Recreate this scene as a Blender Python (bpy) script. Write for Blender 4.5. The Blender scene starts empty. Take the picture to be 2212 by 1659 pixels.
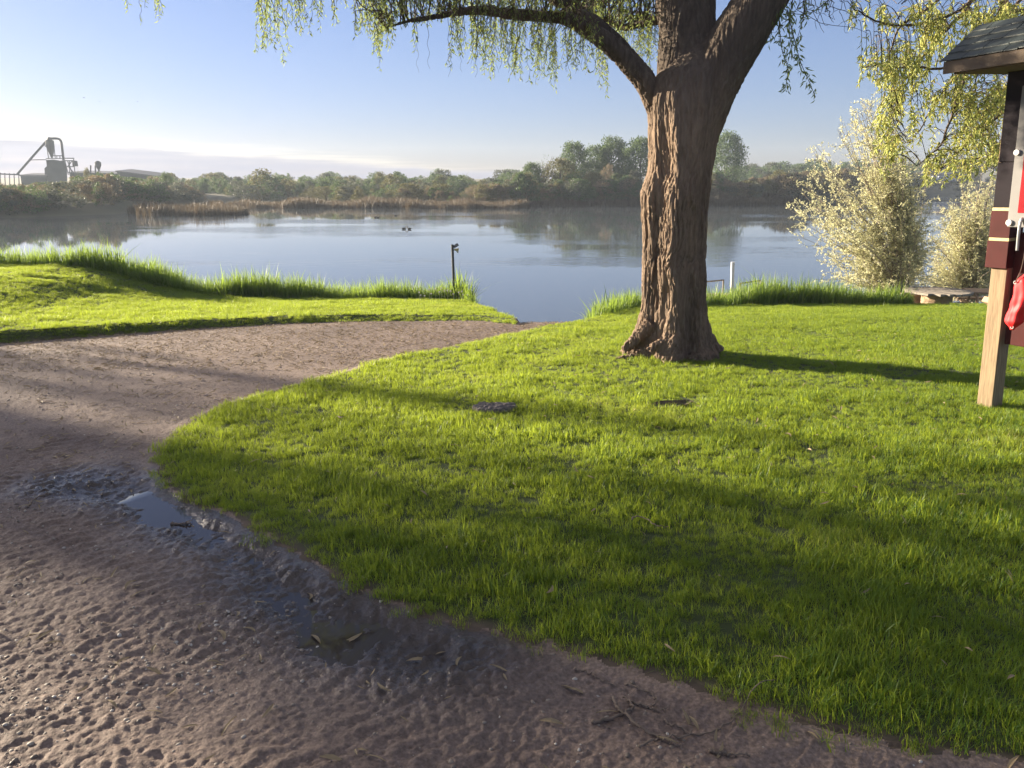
import bpy, bmesh, math, random
import numpy as np
from mathutils import Vector, Matrix, Euler

rng = np.random.default_rng(11)
random.seed(11)
scene = bpy.context.scene
COL = scene.collection
PI = math.pi

# ------------------------------------------------------------------ camera geometry
FPX, PITCH, EYE = 1671.0, math.radians(14.9), 1.6
CS, SN = math.cos(PITCH), math.sin(PITCH)

def ray(X, Y):
    dx = (X - 1106.0) / FPX
    dy = (829.5 - Y) / FPX
    return np.array([dx, CS + dy * SN, -SN + dy * CS])

def at(X, Y, y):
    r = ray(X, Y)
    t = y / r[1]
    return np.array([r[0] * t, y, EYE + r[2] * t])

def g0(y):
    y = np.maximum(y, 0.0)
    return -0.03 * y - 0.0018 * y * y

def gp0(X, Y):
    r = ray(X, Y)
    lo, hi = 0.5, 29.0 / r[1]
    f = lambda t: EYE + t * r[2] - g0(t * r[1])
    for _ in range(60):
        m = 0.5 * (lo + hi)
        if f(m) > 0: lo = m
        else: hi = m
    return np.array([r[0] * lo, r[1] * lo, EYE + r[2] * lo])

# ------------------------------------------------------------------ numpy noise
def _hash(ix, iy, iz, seed):
    h = (ix.astype(np.int64) * 374761393 + iy.astype(np.int64) * 668265263 + iz.astype(np.int64) * 2147483647 + seed * 974634777) & 0xFFFFFFFF
    h = ((h ^ (h >> 13)) * 1274126177) & 0xFFFFFFFF
    h = ((h ^ (h >> 16)) * 2246822519) & 0xFFFFFFFF
    h = h ^ (h >> 15)
    return (h & 0xFFFFFF) / float(0xFFFFFF)

def vn3(x, y, z, seed=0):
    x, y, z = np.broadcast_arrays(np.asarray(x, float), np.asarray(y, float), np.asarray(z, float))
    ix, iy, iz = np.floor(x), np.floor(y), np.floor(z)
    fx, fy, fz = x - ix, y - iy, z - iz
    fx, fy, fz = [f * f * f * (f * (f * 6 - 15) + 10) for f in (fx, fy, fz)]
    out = 0
    for a in (0, 1):
        wx = fx if a else 1 - fx
        for b in (0, 1):
            wy = fy if b else 1 - fy
            for c in (0, 1):
                wz = fz if c else 1 - fz
                out = out + wx * wy * wz * _hash(ix + a, iy + b, iz + c, seed)
    return out * 2 - 1

def vn(x, y, seed=0):
    x, y = np.broadcast_arrays(np.asarray(x, float), np.asarray(y, float))
    ix, iy = np.floor(x), np.floor(y)
    fx, fy = x - ix, y - iy
    fx, fy = [f * f * f * (f * (f * 6 - 15) + 10) for f in (fx, fy)]
    z0 = np.zeros_like(ix)
    a = _hash(ix, iy, z0, seed); b = _hash(ix + 1, iy, z0, seed)
    c = _hash(ix, iy + 1, z0, seed); d = _hash(ix + 1, iy + 1, z0, seed)
    return ((a * (1 - fx) + b * fx) * (1 - fy) + (c * (1 - fx) + d * fx) * fy) * 2 - 1

def fbm(x, y, seed=0, oct=4):
    s, a = 0, 0.5
    for o in range(oct):
        s = s + a * vn(x * 2 ** o + 17.3 * o, y * 2 ** o - 9.1 * o, seed + o)
        a *= 0.5
    return s

def fbm3(x, y, z, seed=0, oct=3):
    s, a = 0, 0.5
    for o in range(oct):
        s = s + a * vn3(x * 2 ** o + 3.1 * o, y * 2 ** o, z * 2 ** o, seed + o)
        a *= 0.5
    return s

def sstep(t):
    t = np.clip(t, 0, 1)
    return t * t * (3 - 2 * t)

# ------------------------------------------------------------------ object helpers
def tag(o, label=None, cat=None, group=None, kind=None):
    if label: o['label'] = label
    if cat: o['category'] = cat
    if group: o['group'] = group
    if kind: o['kind'] = kind
    return o

def empty(name, loc, rz=0.0, label=None, cat=None, group=None):
    o = bpy.data.objects.new(name, None)
    COL.objects.link(o)
    o.location = loc
    o.rotation_euler = (0, 0, rz)
    o.empty_display_size = 0.1
    return tag(o, label, cat, group)

def np_mesh(name, V, Fc, smooth=False):
    """V (n,3); Fc (m,k) uniform polygons, or list of such arrays"""
    me = bpy.data.meshes.new(name)
    V = np.ascontiguousarray(V, dtype=np.float32)
    Fs = Fc if isinstance(Fc, list) else [Fc]
    Fs = [np.asarray(f, dtype=np.int32) for f in Fs if len(f)]
    nl = sum(f.size for f in Fs); npoly = sum(len(f) for f in Fs)
    me.vertices.add(len(V)); me.vertices.foreach_set('co', V.ravel())
    me.loops.add(nl); me.polygons.add(npoly)
    me.loops.foreach_set('vertex_index', np.concatenate([f.ravel() for f in Fs]))
    st = []; c = 0
    for f in Fs:
        st.append(c + np.arange(len(f)) * f.shape[1]); c += f.size
    me.polygons.foreach_set('loop_start', np.concatenate(st).astype(np.int32))
    me.polygons.foreach_set('use_smooth', np.full(npoly, bool(smooth)))
    me.update(calc_edges=True)
    me.validate()
    return me

def link(name, me, mat=None, parent=None, loc=None):
    o = bpy.data.objects.new(name, me)
    COL.objects.link(o)
    if mat is not None and me is not None and len(me.materials) == 0:
        me.materials.append(mat)
    if parent is not None: o.parent = parent
    if loc is not None: o.location = loc
    return o

class MB:
    """collects boxes, tubes and lathes in one mesh"""
    def __init__(s): s.V = []; s.F = {}; s.n = 0
    def add(s, V, Fc):
        V = np.asarray(V, float).reshape(-1, 3)
        for f in (Fc if isinstance(Fc, list) else [Fc]):
            f = np.asarray(f, int)
            if f.size == 0: continue
            s.F.setdefault(f.shape[1], []).append(f + s.n)
        s.V.append(V); s.n += len(V)
        return s
    def box(s, c, size, rot=None, bev=0.0):
        hx, hy, hz = [q / 2 for q in size]
        b = min(bev, hx * .9, hy * .9, hz * .9)
        if b > 0:
            V = []
            for sz in (-1, 1):
                for sy in (-1, 1):
                    for sx in (-1, 1):
                        V += [(sx * hx, sy * (hy - b), sz * (hz - b)), (sx * (hx - b), sy * hy, sz * (hz - b)), (sx * (hx - b), sy * (hy - b), sz * hz)]
            V = np.array(V)
            idx = lambda sx, sy, sz, k: ((sz > 0) * 4 + (sy > 0) * 2 + (sx > 0)) * 3 + k
            Q = []; T = []
            for sg in (-1, 1):
                Q.append([idx(sg, a, c_, 0) for a, c_ in ((-1, -1), (1, -1), (1, 1), (-1, 1))])
                Q.append([idx(a, sg, c_, 1) for a, c_ in ((-1, -1), (1, -1), (1, 1), (-1, 1))])
                Q.append([idx(a, c_, sg, 2) for a, c_ in ((-1, -1), (1, -1), (1, 1), (-1, 1))])
            for a in (-1, 1):
                for b_ in (-1, 1):
                    Q.append([idx(a, b_, -1, 0), idx(a, b_, 1, 0), idx(a, b_, 1, 1), idx(a, b_, -1, 1)])
                    Q.append([idx(a, -1, b_, 0), idx(a, 1, b_, 0), idx(a, 1, b_, 2), idx(a, -1, b_, 2)])
                    Q.append([idx(-1, a, b_, 1), idx(1, a, b_, 1), idx(1, a, b_, 2), idx(-1, a, b_, 2)])
                    for c_ in (-1, 1):
                        T.append([idx(a, b_, c_, 0), idx(a, b_, c_, 1), idx(a, b_, c_, 2)])
            Fc = [np.array(Q), np.array(T)]
        else:
            V = np.array([(x, y, z) for z in (-hz, hz) for y in (-hy, hy) for x in (-hx, hx)])
            Fc = np.array([[0, 2, 3, 1], [4, 5, 7, 6], [0, 1, 5, 4], [2, 6, 7, 3], [0, 4, 6, 2], [1, 3, 7, 5]])
        if rot is not None:
            V = V @ np.array(Euler(rot).to_matrix()).T
        return s.add(V + np.asarray(c, float), Fc)
    def tube(s, P, R, n=8, cap=True):
        V, Fq, Fn = tube_np(P, R, n)
        return s.add(V, [Fq] + (Fn if cap else []))
    def lathe(s, prof, n=24, c=(0, 0, 0)):
        prof = np.asarray(prof, float)
        a = np.linspace(0, 2 * PI, n, endpoint=False)
        V = np.stack([prof[:, 0, None] * np.cos(a), prof[:, 0, None] * np.sin(a), np.repeat(prof[:, 1, None], n, 1)], -1).reshape(-1, 3)
        Q = []
        for i in range(len(prof) - 1):
            for j in range(n):
                Q.append([i * n + j, i * n + (j + 1) % n, (i + 1) * n + (j + 1) % n, (i + 1) * n + j])
        return s.add(V + np.asarray(c, float), np.array(Q))
    def build(s, name, mat, parent=None, smooth=False, loc=None):
        me = np_mesh(name, np.concatenate(s.V), [np.concatenate(f) for f in s.F.values()], smooth)
        if len(me.polygons) < 30000:
            bm = bmesh.new(); bm.from_mesh(me); bmesh.ops.recalc_face_normals(bm, faces=bm.faces); bm.to_mesh(me); bm.free()
        return link(name, me, mat, parent, loc)

def frames(P):
    P = np.asarray(P, float)
    T = np.gradient(P, axis=0)
    T /= np.linalg.norm(T, axis=1, keepdims=True) + 1e-9
    ref = np.array([0.0, 0.0, 1.0]) if abs(T[0, 2]) < 0.8 else np.array([0.0, 1.0, 0.0])
    A = np.zeros_like(P)
    a = np.cross(T[0], ref); a /= np.linalg.norm(a) + 1e-9
    for i in range(len(P)):
        a = a - T[i] * np.dot(a, T[i]); a /= np.linalg.norm(a) + 1e-9
        A[i] = a
    return T, A, np.cross(T, A)

def tube_np(P, R, n=8):
    P = np.asarray(P, float)
    R = np.broadcast_to(np.asarray(R, float), (len(P),))
    T, A, B = frames(P)
    a = np.linspace(0, 2 * PI, n, endpoint=False)
    V = P[:, None] + R[:, None, None] * (A[:, None] * np.cos(a)[None, :, None] + B[:, None] * np.sin(a)[None, :, None])
    k = len(P)
    i = np.arange(k - 1)[:, None] * n; j = np.arange(n)[None]; j2 = (j + 1) % n
    Q = np.stack([i + j, i + j2, i + n + j2, i + n + j], -1).reshape(-1, 4)
    caps = [np.arange(n)[::-1][None], (np.arange(n) + (k - 1) * n)[None]]
    return V.reshape(-1, 3), Q, caps

def smooth_path(P, n):
    """Catmull-Rom resample; P (k,m)"""
    P = np.asarray(P, float)
    k = len(P)
    if k == 2: return P[0] + (P[1] - P[0]) * np.linspace(0, 1, n)[:, None]
    t = np.linspace(0, k - 1 - 1e-6, n)
    i = t.astype(int); f = (t - i)[:, None]
    g = lambda q: P[np.clip(q, 0, k - 1)]
    p0, p1, p2, p3 = g(i - 1), g(i), g(i + 1), g(i + 2)
    return 0.5 * (2 * p1 + (p2 - p0) * f + (2 * p0 - 5 * p1 + 4 * p2 - p3) * f ** 2 + (3 * p1 - p0 - 3 * p2 + p3) * f ** 3)

def unit(v):
    return v / (np.linalg.norm(v, axis=-1, keepdims=True) + 1e-9)

def leaf_np(pos, axis, L, W, fold=0.25):
    """rhombic leaves, four triangles-free quads folded along the midrib: 2 tris each side"""
    n = len(pos)
    axis = unit(axis)
    side = unit(np.cross(axis, unit(rng.normal(size=(n, 3)))))
    nor = np.cross(side, axis)
    L = np.broadcast_to(L, (n,))[:, None]; W = np.broadcast_to(W, (n,))[:, None]
    b = pos
    m = pos + axis * L * 0.45
    tip = pos + axis * L - nor * L * 0.12
    l = m + side * W * 0.5 + nor * W * fold
    r = m - side * W * 0.5 + nor * W * fold
    V = np.stack([b, l, tip, r], 1).reshape(-1, 3)
    i = np.arange(n)[:, None] * 4
    Fc = np.concatenate([i + np.array([[0, 2, 1]]), i + np.array([[0, 3, 2]])], 0)
    return V, Fc

def inpoly(px, py, poly):
    poly = np.asarray(poly)
    c = np.zeros(px.shape, bool)
    for i in range(len(poly)):
        x1, y1 = poly[i, :2]; x2, y2 = poly[(i + 1) % len(poly), :2]
        if y1 == y2: continue
        cond = ((y1 > py) != (y2 > py)) & (px < (x2 - x1) * (py - y1) / (y2 - y1) + x1)
        c ^= cond
    return c

def dist_line(px, py, line):
    line = np.asarray(line)
    d = np.full(px.shape, 1e9)
    for i in range(len(line) - 1):
        ax, ay = line[i, :2]; bx, by = line[i + 1, :2]
        vx, vy = bx - ax, by - ay
        t = np.clip(((px - ax) * vx + (py - ay) * vy) / (vx * vx + vy * vy + 1e-12), 0, 1)
        d = np.minimum(d, np.hypot(px - ax - t * vx, py - ay - t * vy))
    return d

# ------------------------------------------------------------------ materials
def new_mat(name):
    m = bpy.data.materials.new(name)
    m.use_nodes = True
    nt = m.node_tree
    nt.nodes.clear()
    out = nt.nodes.new('ShaderNodeOutputMaterial')
    return m, nt, out

def nd(nt, t, **kw):
    n = nt.nodes.new(t)
    for k, v in kw.items():
        if k.startswith('i_'):
            n.inputs[k[2:].replace('_', ' ')].default_value = v
        else: setattr(n, k, v)
    return n

def ramp(nt, fac, stops):
    r = nt.nodes.new('ShaderNodeValToRGB')
    e = r.color_ramp.elements
    while len(e) < len(stops): e.new(0.5)
    for q, (p, c) in zip(e, stops):
        q.position = p; q.color = (*c, 1)
    nt.links.new(fac, r.inputs[0])
    return r.outputs[0]

def plain(name, c1, c2=None, rough=0.7, scale=8.0, stretch=(1, 1, 1), bump=0.0, bscale=None, metallic=0.0, spec=0.5):
    m, nt, out = new_mat(name)
    p = nd(nt, 'ShaderNodeBsdfPrincipled')
    p.inputs['Roughness'].default_value = rough
    p.inputs['Metallic'].default_value = metallic
    p.inputs['Specular IOR Level'].default_value = spec
    tc = nd(nt, 'ShaderNodeTexCoord')
    mp = nd(nt, 'ShaderNodeMapping'); mp.inputs['Scale'].default_value = stretch
    nt.links.new(tc.outputs['Object'], mp.inputs['Vector'])
    nz = nd(nt, 'ShaderNodeTexNoise'); nz.inputs['Scale'].default_value = scale; nz.inputs['Detail'].default_value = 6
    nt.links.new(mp.outputs[0], nz.inputs['Vector'])
    c2 = c2 or tuple(q * 0.6 for q in c1)
    col = ramp(nt, nz.outputs[0], [(0.3, c2), (0.7, c1)])
    nt.links.new(col, p.inputs['Base Color'])
    if bump > 0:
        n2 = nd(nt, 'ShaderNodeTexNoise'); n2.inputs['Scale'].default_value = bscale or scale * 2; n2.inputs['Detail'].default_value = 5
        nt.links.new(mp.outputs[0], n2.inputs['Vector'])
        b = nd(nt, 'ShaderNodeBump'); b.inputs['Strength'].default_value = bump; b.inputs['Distance'].default_value = min(0.02, 0.3 / ((bscale or scale * 2) * max(stretch)))
        nt.links.new(n2.outputs[0], b.inputs['Height']); nt.links.new(b.outputs[0], p.inputs['Normal'])
    nt.links.new(p.outputs[0], out.inputs[0])
    return m

def leafy(name, stops, trans, tfac=0.45, rough=0.5, spec=0.3, patch=None):
    """foliage: island-random colour, diffuse plus translucent"""
    m, nt, out = new_mat(name)
    g = nd(nt, 'ShaderNodeNewGeometry')
    oi = nd(nt, 'ShaderNodeObjectInfo')
    fac = g.outputs['Random Per Island']
    if patch:
        tc = nd(nt, 'ShaderNodeNewGeometry')
        nz = nd(nt, 'ShaderNodeTexNoise'); nz.inputs['Scale'].default_value = patch; nz.inputs['Detail'].default_value = 3
        nt.links.new(tc.outputs['Position'], nz.inputs['Vector'])
        mm = nd(nt, 'ShaderNodeMath', operation='MULTIPLY_ADD'); mm.inputs[1].default_value = 0.5
        sc = nd(nt, 'ShaderNodeMath', operation='MULTIPLY_ADD'); sc.inputs[1].default_value = 1.6; sc.inputs[2].default_value = -0.55
        nt.links.new(nz.outputs[0], sc.inputs[0])
        nt.links.new(fac, mm.inputs[0]); nt.links.new(sc.outputs[0], mm.inputs[2])
        fac = mm.outputs[0]
    col = ramp(nt, fac, stops)
    p = nd(nt, 'ShaderNodeBsdfPrincipled')
    p.inputs['Roughness'].default_value = rough
    p.inputs['Specular IOR Level'].default_value = spec
    nt.links.new(col, p.inputs['Base Color'])
    t = nd(nt, 'ShaderNodeBsdfTranslucent')
    mx = nd(nt, 'ShaderNodeMix', data_type='RGBA', blend_type='MIX'); mx.inputs[0].default_value = 0.65
    nt.links.new(col, mx.inputs[6]); mx.inputs[7].default_value = (*trans, 1)
    nt.links.new(mx.outputs[2], t.inputs['Color'])
    s = nd(nt, 'ShaderNodeMixShader'); s.inputs[0].default_value = tfac
    nt.links.new(p.outputs[0], s.inputs[1]); nt.links.new(t.outputs[0], s.inputs[2])
    nt.links.new(s.outputs[0], out.inputs[0])
    return m

def bark(name, c1, c2, sc=9.0, zs=0.22, bump=0.6, limb=0):
    m, nt, out = new_mat(name)
    tc = nd(nt, 'ShaderNodeTexCoord')
    mp = nd(nt, 'ShaderNodeMapping'); mp.inputs['Scale'].default_value = (1, 1, zs)
    nt.links.new(tc.outputs['Object'], mp.inputs['Vector'])
    n1 = nd(nt, 'ShaderNodeTexNoise'); n1.inputs['Scale'].default_value = sc * 3; n1.inputs['Detail'].default_value = 8; n1.inputs['Roughness'].default_value = 0.65
    n2 = nd(nt, 'ShaderNodeTexNoise'); n2.inputs['Scale'].default_value = sc * 0.25; n2.inputs['Detail'].default_value = 3
    for n in (n1, n2): nt.links.new(mp.outputs[0], n.inputs['Vector'])
    ad = nd(nt, 'ShaderNodeMath', operation='MULTIPLY_ADD'); ad.inputs[1].default_value = 0.6
    nt.links.new(n2.outputs[0], ad.inputs[0])
    hf = nd(nt, 'ShaderNodeMath', operation='MULTIPLY'); hf.inputs[1].default_value = 0.5
    nt.links.new(n1.outputs[0], hf.inputs[0]); nt.links.new(hf.outputs[0], ad.inputs[2])
    col = ramp(nt, ad.outputs[0], [(0.4, c2), (0.68, c1)])
    v = nd(nt, 'ShaderNodeTexVoronoi', feature='DISTANCE_TO_EDGE'); v.inputs['Scale'].default_value = sc * 2.6
    wob = nd(nt, 'ShaderNodeMixRGB', blend_type='ADD'); wob.inputs[0].default_value = 0.12
    nt.links.new(mp.outputs[0], wob.inputs[1]); nt.links.new(n1.outputs[1], wob.inputs[2])
    nt.links.new(wob.outputs[0], v.inputs['Vector'])
    cl = nd(nt, 'ShaderNodeMath', operation='MINIMUM'); cl.inputs[1].default_value = 0.22
    nt.links.new(v.outputs[0], cl.inputs[0])
    sm = nd(nt, 'ShaderNodeMath', operation='MULTIPLY_ADD'); sm.inputs[1].default_value = 3.0
    nt.links.new(cl.outputs[0], sm.inputs[0]); nt.links.new(n1.outputs[0], sm.inputs[2])
    b = nd(nt, 'ShaderNodeBump'); b.inputs['Strength'].default_value = bump; b.inputs['Distance'].default_value = 0.025
    nt.links.new(sm.outputs[0], b.inputs['Height'])
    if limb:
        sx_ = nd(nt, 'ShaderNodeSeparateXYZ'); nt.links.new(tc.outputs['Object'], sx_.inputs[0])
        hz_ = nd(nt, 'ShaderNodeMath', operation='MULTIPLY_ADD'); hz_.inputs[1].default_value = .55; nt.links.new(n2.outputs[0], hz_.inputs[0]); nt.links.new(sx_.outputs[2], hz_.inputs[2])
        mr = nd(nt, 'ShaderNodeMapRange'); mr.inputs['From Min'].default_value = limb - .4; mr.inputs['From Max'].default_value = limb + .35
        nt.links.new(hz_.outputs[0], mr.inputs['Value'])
        mm = nd(nt, 'ShaderNodeMixRGB', blend_type='MULTIPLY'); nt.links.new(mr.outputs[0], mm.inputs[0]); nt.links.new(col, mm.inputs[1]); mm.inputs[2].default_value = (.46, .50, .56, 1)  # crown shade put into the colour: bark multiplied darker with height
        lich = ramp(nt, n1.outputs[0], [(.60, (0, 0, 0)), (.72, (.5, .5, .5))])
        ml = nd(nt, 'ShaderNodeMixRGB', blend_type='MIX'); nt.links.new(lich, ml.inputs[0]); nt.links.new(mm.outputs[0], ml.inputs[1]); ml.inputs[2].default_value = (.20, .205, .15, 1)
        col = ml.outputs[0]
    p = nd(nt, 'ShaderNodeBsdfPrincipled'); p.inputs['Roughness'].default_value = 0.9; p.inputs['Specular IOR Level'].default_value = 0.15
    nt.links.new(col, p.inputs['Base Color']); nt.links.new(b.outputs[0], p.inputs['Normal'])
    nt.links.new(p.outputs[0], out.inputs[0])
    return m

M = {}
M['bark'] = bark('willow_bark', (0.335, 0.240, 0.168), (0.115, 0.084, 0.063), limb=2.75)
M['twig'] = plain('twig_bark', (0.10, 0.07, 0.045), rough=0.85, scale=20)
M['willow_leaf'] = leafy('willow_leaf', [(0.0, (0.08, 0.125, 0.045)), (0.6, (0.15, 0.21, 0.075)), (0.9, (0.26, 0.27, 0.08)), (1, (0.36, 0.28, 0.08))], (0.42, 0.50, 0.14), 0.5)
M['gold_leaf'] = leafy('gold_leaf', [(0.0, (0.12, 0.18, 0.045)), (0.55, (0.22, 0.28, 0.07)), (0.85, (0.38, 0.37, 0.10)), (1, (0.48, 0.34, 0.10))], (0.72, 0.72, 0.26), 0.58)
M['silver_leaf'] = leafy('silver_leaf', [(0.0, (0.34, 0.35, 0.19)), (0.6, (0.48, 0.48, 0.28)), (1, (0.60, 0.58, 0.38))], (0.90, 0.87, 0.54), 0.62)
M['grass'] = leafy('grass_blade', [(0.0, (0.018, 0.070, 0.012)), (0.35, (0.047, 0.116, 0.016)), (0.68, (0.084, 0.165, 0.024)), (0.89, (0.17, 0.21, 0.035)), (0.975, (0.36, 0.31, 0.13))], (0.57, 0.67, 0.055), 0.52, 0.45, 0.35, patch=0.9)
M['reed'] = leafy('tall_grass_blade', [(0.0, (0.025, 0.07, 0.016)), (0.5, (0.065, 0.135, 0.025)), (0.93, (0.16, 0.22, 0.05)), (1, (0.32, 0.27, 0.13))], (0.42, 0.56, 0.07), 0.5, 0.45, 0.35)
M['dry_reed'] = leafy('dry_reed', [(0.0, (0.055, 0.040, 0.025)), (0.6, (0.099, 0.069, 0.045)), (1, (0.139, 0.104, 0.064))], (0.149, 0.109, 0.060), 0.3)
M['far_green'] = leafy('far_poplar_leaf', [(0.0, (0.035, 0.072, 0.030)), (0.6, (0.065, 0.115, 0.044)), (1, (0.115, 0.17, 0.065))], (0.16, 0.22, 0.07), 0.35)
M['far_yellow'] = leafy('far_willow_leaf', [(0.0, (0.076, 0.084, 0.034)), (0.6, (0.126, 0.126, 0.046)), (1, (0.184, 0.167, 0.068))], (0.217, 0.201, 0.068), 0.3)
M['far_tan'] = leafy('far_brush_leaf', [(0.0, (0.115, 0.088, 0.057)), (0.6, (0.189, 0.147, 0.088)), (1, (0.262, 0.210, 0.126))], (0.252, 0.200, 0.105), 0.3)
M['far_grey'] = leafy('far_grey_leaf', [(0.0, (0.061, 0.072, 0.050)), (0.6, (0.101, 0.115, 0.079)), (1, (0.151, 0.158, 0.115))], (0.158, 0.173, 0.101), 0.3)
M['far_bark'] = plain('far_bark', (0.11, 0.085, 0.065), rough=0.9)
M['shade_leaf'] = leafy('maple_leaf', [(0.0, (0.05, 0.09, 0.025)), (1, (0.12, 0.17, 0.05))], (0.2, 0.28, 0.06), 0.35)
M['weathered'] = plain('weathered_wood', (0.34, 0.29, 0.23), (0.20, 0.16, 0.12), 0.85, 6, (14, 14, 1.2), 0.35)
M['post_wood'] = plain('post_wood', (0.31, 0.225, 0.13), (0.17, 0.118, 0.066), 0.8, 7, (16, 16, 1.0), 0.5)
M['grey_plank'] = plain('grey_plank', (0.33, 0.29, 0.24), (0.17, 0.14, 0.11), 0.85, 5, (2, 22, 2), 0.4)
M['tan_wood'] = plain('tan_wood', (0.45, 0.31, 0.19), (0.30, 0.20, 0.12), 0.8, 7, (3, 16, 3), 0.3)
M['maroon'] = plain('maroon_paint', (0.075, 0.020, 0.019), (0.05, 0.015, 0.014), 0.7, 5, spec=0.12)
M['maroon_side'] = M['maroon']
M['cream'] = plain('cream_tape', (0.55, 0.47, 0.24), (0.42, 0.34, 0.16), 0.7, 60)
M['roof'] = plain('dark_roof', (0.040, 0.052, 0.048), (0.022, 0.030, 0.028), 0.55, 9, (1, 1, 1), 0.15)
M['roof_wood'] = plain('roof_wood', (0.16, 0.115, 0.075), (0.10, 0.07, 0.05), 0.85, 8, (2, 16, 2))
M['white_board'] = plain('white_board', (0.26, 0.25, 0.24), (0.21, 0.20, 0.195), 0.8, 3, spec=0.1)
M['red_print'] = plain('red_print', (0.30, 0.020, 0.026), (0.25, 0.018, 0.022), 0.8, 3, spec=0.08)
M['grey_print'] = plain('grey_print', (0.22, 0.21, 0.21), (0.18, 0.17, 0.17), 0.5, 3)
M['dark_board_and_shade'] = plain('dark_board_and_shade', (0.024, 0.019, 0.023), (0.016, 0.013, 0.016), 0.75, 6, spec=0.1)
M['white'] = plain('white_plastic', (0.75, 0.74, 0.72), (0.66, 0.65, 0.63), 0.4, 5)
M['metal'] = plain('galvanised_metal', (0.45, 0.45, 0.44), (0.30, 0.30, 0.30), 0.45, 10, metallic=0.7)
M['dark_metal'] = plain('dark_metal', (0.055, 0.058, 0.062), (0.04, 0.042, 0.045), 0.5, 10)
M['red_fabric'] = plain('red_nylon', (0.80, 0.020, 0.026), (0.68, 0.014, 0.020), 0.6, 4, bump=0.1, bscale=60)
M['rope'] = plain('brown_cord', (0.10, 0.06, 0.045), rough=0.9, scale=40)
M['rust'] = plain('rusty_ring', (0.30, 0.18, 0.11), (0.16, 0.095, 0.065), 0.7, 5, (1, 1, 3), 0.2)
M['mill'] = plain('mill_steel', (0.042, 0.046, 0.05), (0.03, 0.033, 0.036), 0.6, 0.4, spec=0.2)
M['mill_dark'] = plain('mill_dark_steel', (0.045, 0.045, 0.05), (0.03, 0.03, 0.035), 0.6, 0.4)
M['barn_wall'] = plain('pale_siding', (0.62, 0.56, 0.48), (0.55, 0.49, 0.42), 0.7, 0.5)
M['barn_blue'] = plain('bluegrey_siding', (0.40, 0.43, 0.47), (0.34, 0.37, 0.41), 0.6, 0.5)
M['barn_roof'] = plain('shed_roof', (0.12, 0.12, 0.13), (0.09, 0.09, 0.10), 0.6, 0.5)
M['orange'] = plain('orange_paint', (0.5, 0.16, 0.06), rough=0.5)
M['car_white'] = plain('white_car_paint', (0.72, 0.72, 0.72), (0.66, 0.66, 0.66), 0.3)
M['glass'] = plain('dark_glass', (0.03, 0.035, 0.04), (0.025, 0.03, 0.035), 0.1)
M['dry_leaf'] = leafy('fallen_leaf', [(0.0, (0.10, 0.07, 0.04)), (0.5, (0.24, 0.18, 0.10)), (1, (0.48, 0.40, 0.27))], (0.3, 0.22, 0.1), 0.15, 0.6, 0.2)
M['stick'] = plain('dead_twig', (0.22, 0.165, 0.12), (0.10, 0.075, 0.055), 0.85, 30)
M['seed'] = plain('seed_head', (0.75, 0.73, 0.68), (0.65, 0.63, 0.58), 0.9, 30)
M['duck'] = plain('duck_feather', (0.09, 0.075, 0.06), (0.05, 0.04, 0.035), 0.6, 8)
M['bird'] = plain('bird_feather', (0.04, 0.04, 0.045), rough=0.7)
M['stump'] = plain('stump_wood', (0.20, 0.17, 0.15), (0.07, 0.06, 0.055), 0.9, 6, (3, 14, 3), 0.8)
M['stem'] = plain('green_stem', (0.10, 0.15, 0.04), rough=0.6)

def stone_mat():
    m, nt, out = new_mat('pebble_stone')
    oi = nd(nt, 'ShaderNodeObjectInfo')
    col = ramp(nt, oi.outputs['Random'], [(0, (0.15, 0.12, 0.095)), (0.4, (0.26, 0.21, 0.165)), (0.75, (0.34, 0.29, 0.23)), (1, (0.62, 0.57, 0.49))])
    p = nd(nt, 'ShaderNodeBsdfPrincipled'); p.inputs['Roughness'].default_value = 0.62; p.inputs['Specular IOR Level'].default_value = 0.4
    nz = nd(nt, 'ShaderNodeTexNoise'); nz.inputs['Scale'].default_value = 60
    mx = nd(nt, 'ShaderNodeMixRGB', blend_type='MULTIPLY'); mx.inputs[0].default_value = 0.5
    nt.links.new(col, mx.inputs[1]); nt.links.new(nz.outputs[0], mx.inputs[2])
    nt.links.new(mx.outputs[0], p.inputs['Base Color'])
    nt.links.new(p.outputs[0], out.inputs[0])
    return m
M['stone'] = stone_mat()

# ------------------------------------------------------------------ ground outlines (world metres)
RPX = [(2700, 1790), (2212, 1655), (1950, 1615), (1650, 1530), (1400, 1455), (1200, 1398), (1050, 1365), (900, 1325), (760, 1262), (640, 1195), (520, 1128), (440, 1090), (375, 1060), (345, 1020), (352, 975), (400, 920), (480, 878), (600, 840), (720, 812), (850, 772), (1000, 745), (1100, 721), (1185, 703)]
REDGE = np.array([gp0(*p) for p in RPX])
REDGE = smooth_path(REDGE, 120)
LPX = [(-900, 800), (-400, 768), (0, 738), (300, 716), (600, 697), (800, 691), (1000, 690), (1060, 693), (1120, 700)]
LEDGE = smooth_path(np.array([gp0(*p) for p in LPX]), 60)
BX = np.array([-60, -27, -20, -1.1, -0.35, 0.1, 1.15, 2.4, 4.3, 6, 60.])
BY = np.array([60, 31, 17, 17, 14.2, 12.5, 12.6, 15, 16.5, 17.2, 17.2])
def yback(x): return np.interp(x, BX, BY)
RPOLY = np.concatenate([REDGE[:, :2], [(1.15, 12.6), (2.4, 15), (4.3, 16.5), (6, 17.2), (60, 17.2), (60, -10), (6, -10)]])
LPOLY = np.concatenate([LEDGE[:, :2], [(-0.35, 14.2), (-1.1, 17), (-60, 17), (-60, 11)]])
WATER_Z = -2.0

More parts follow.
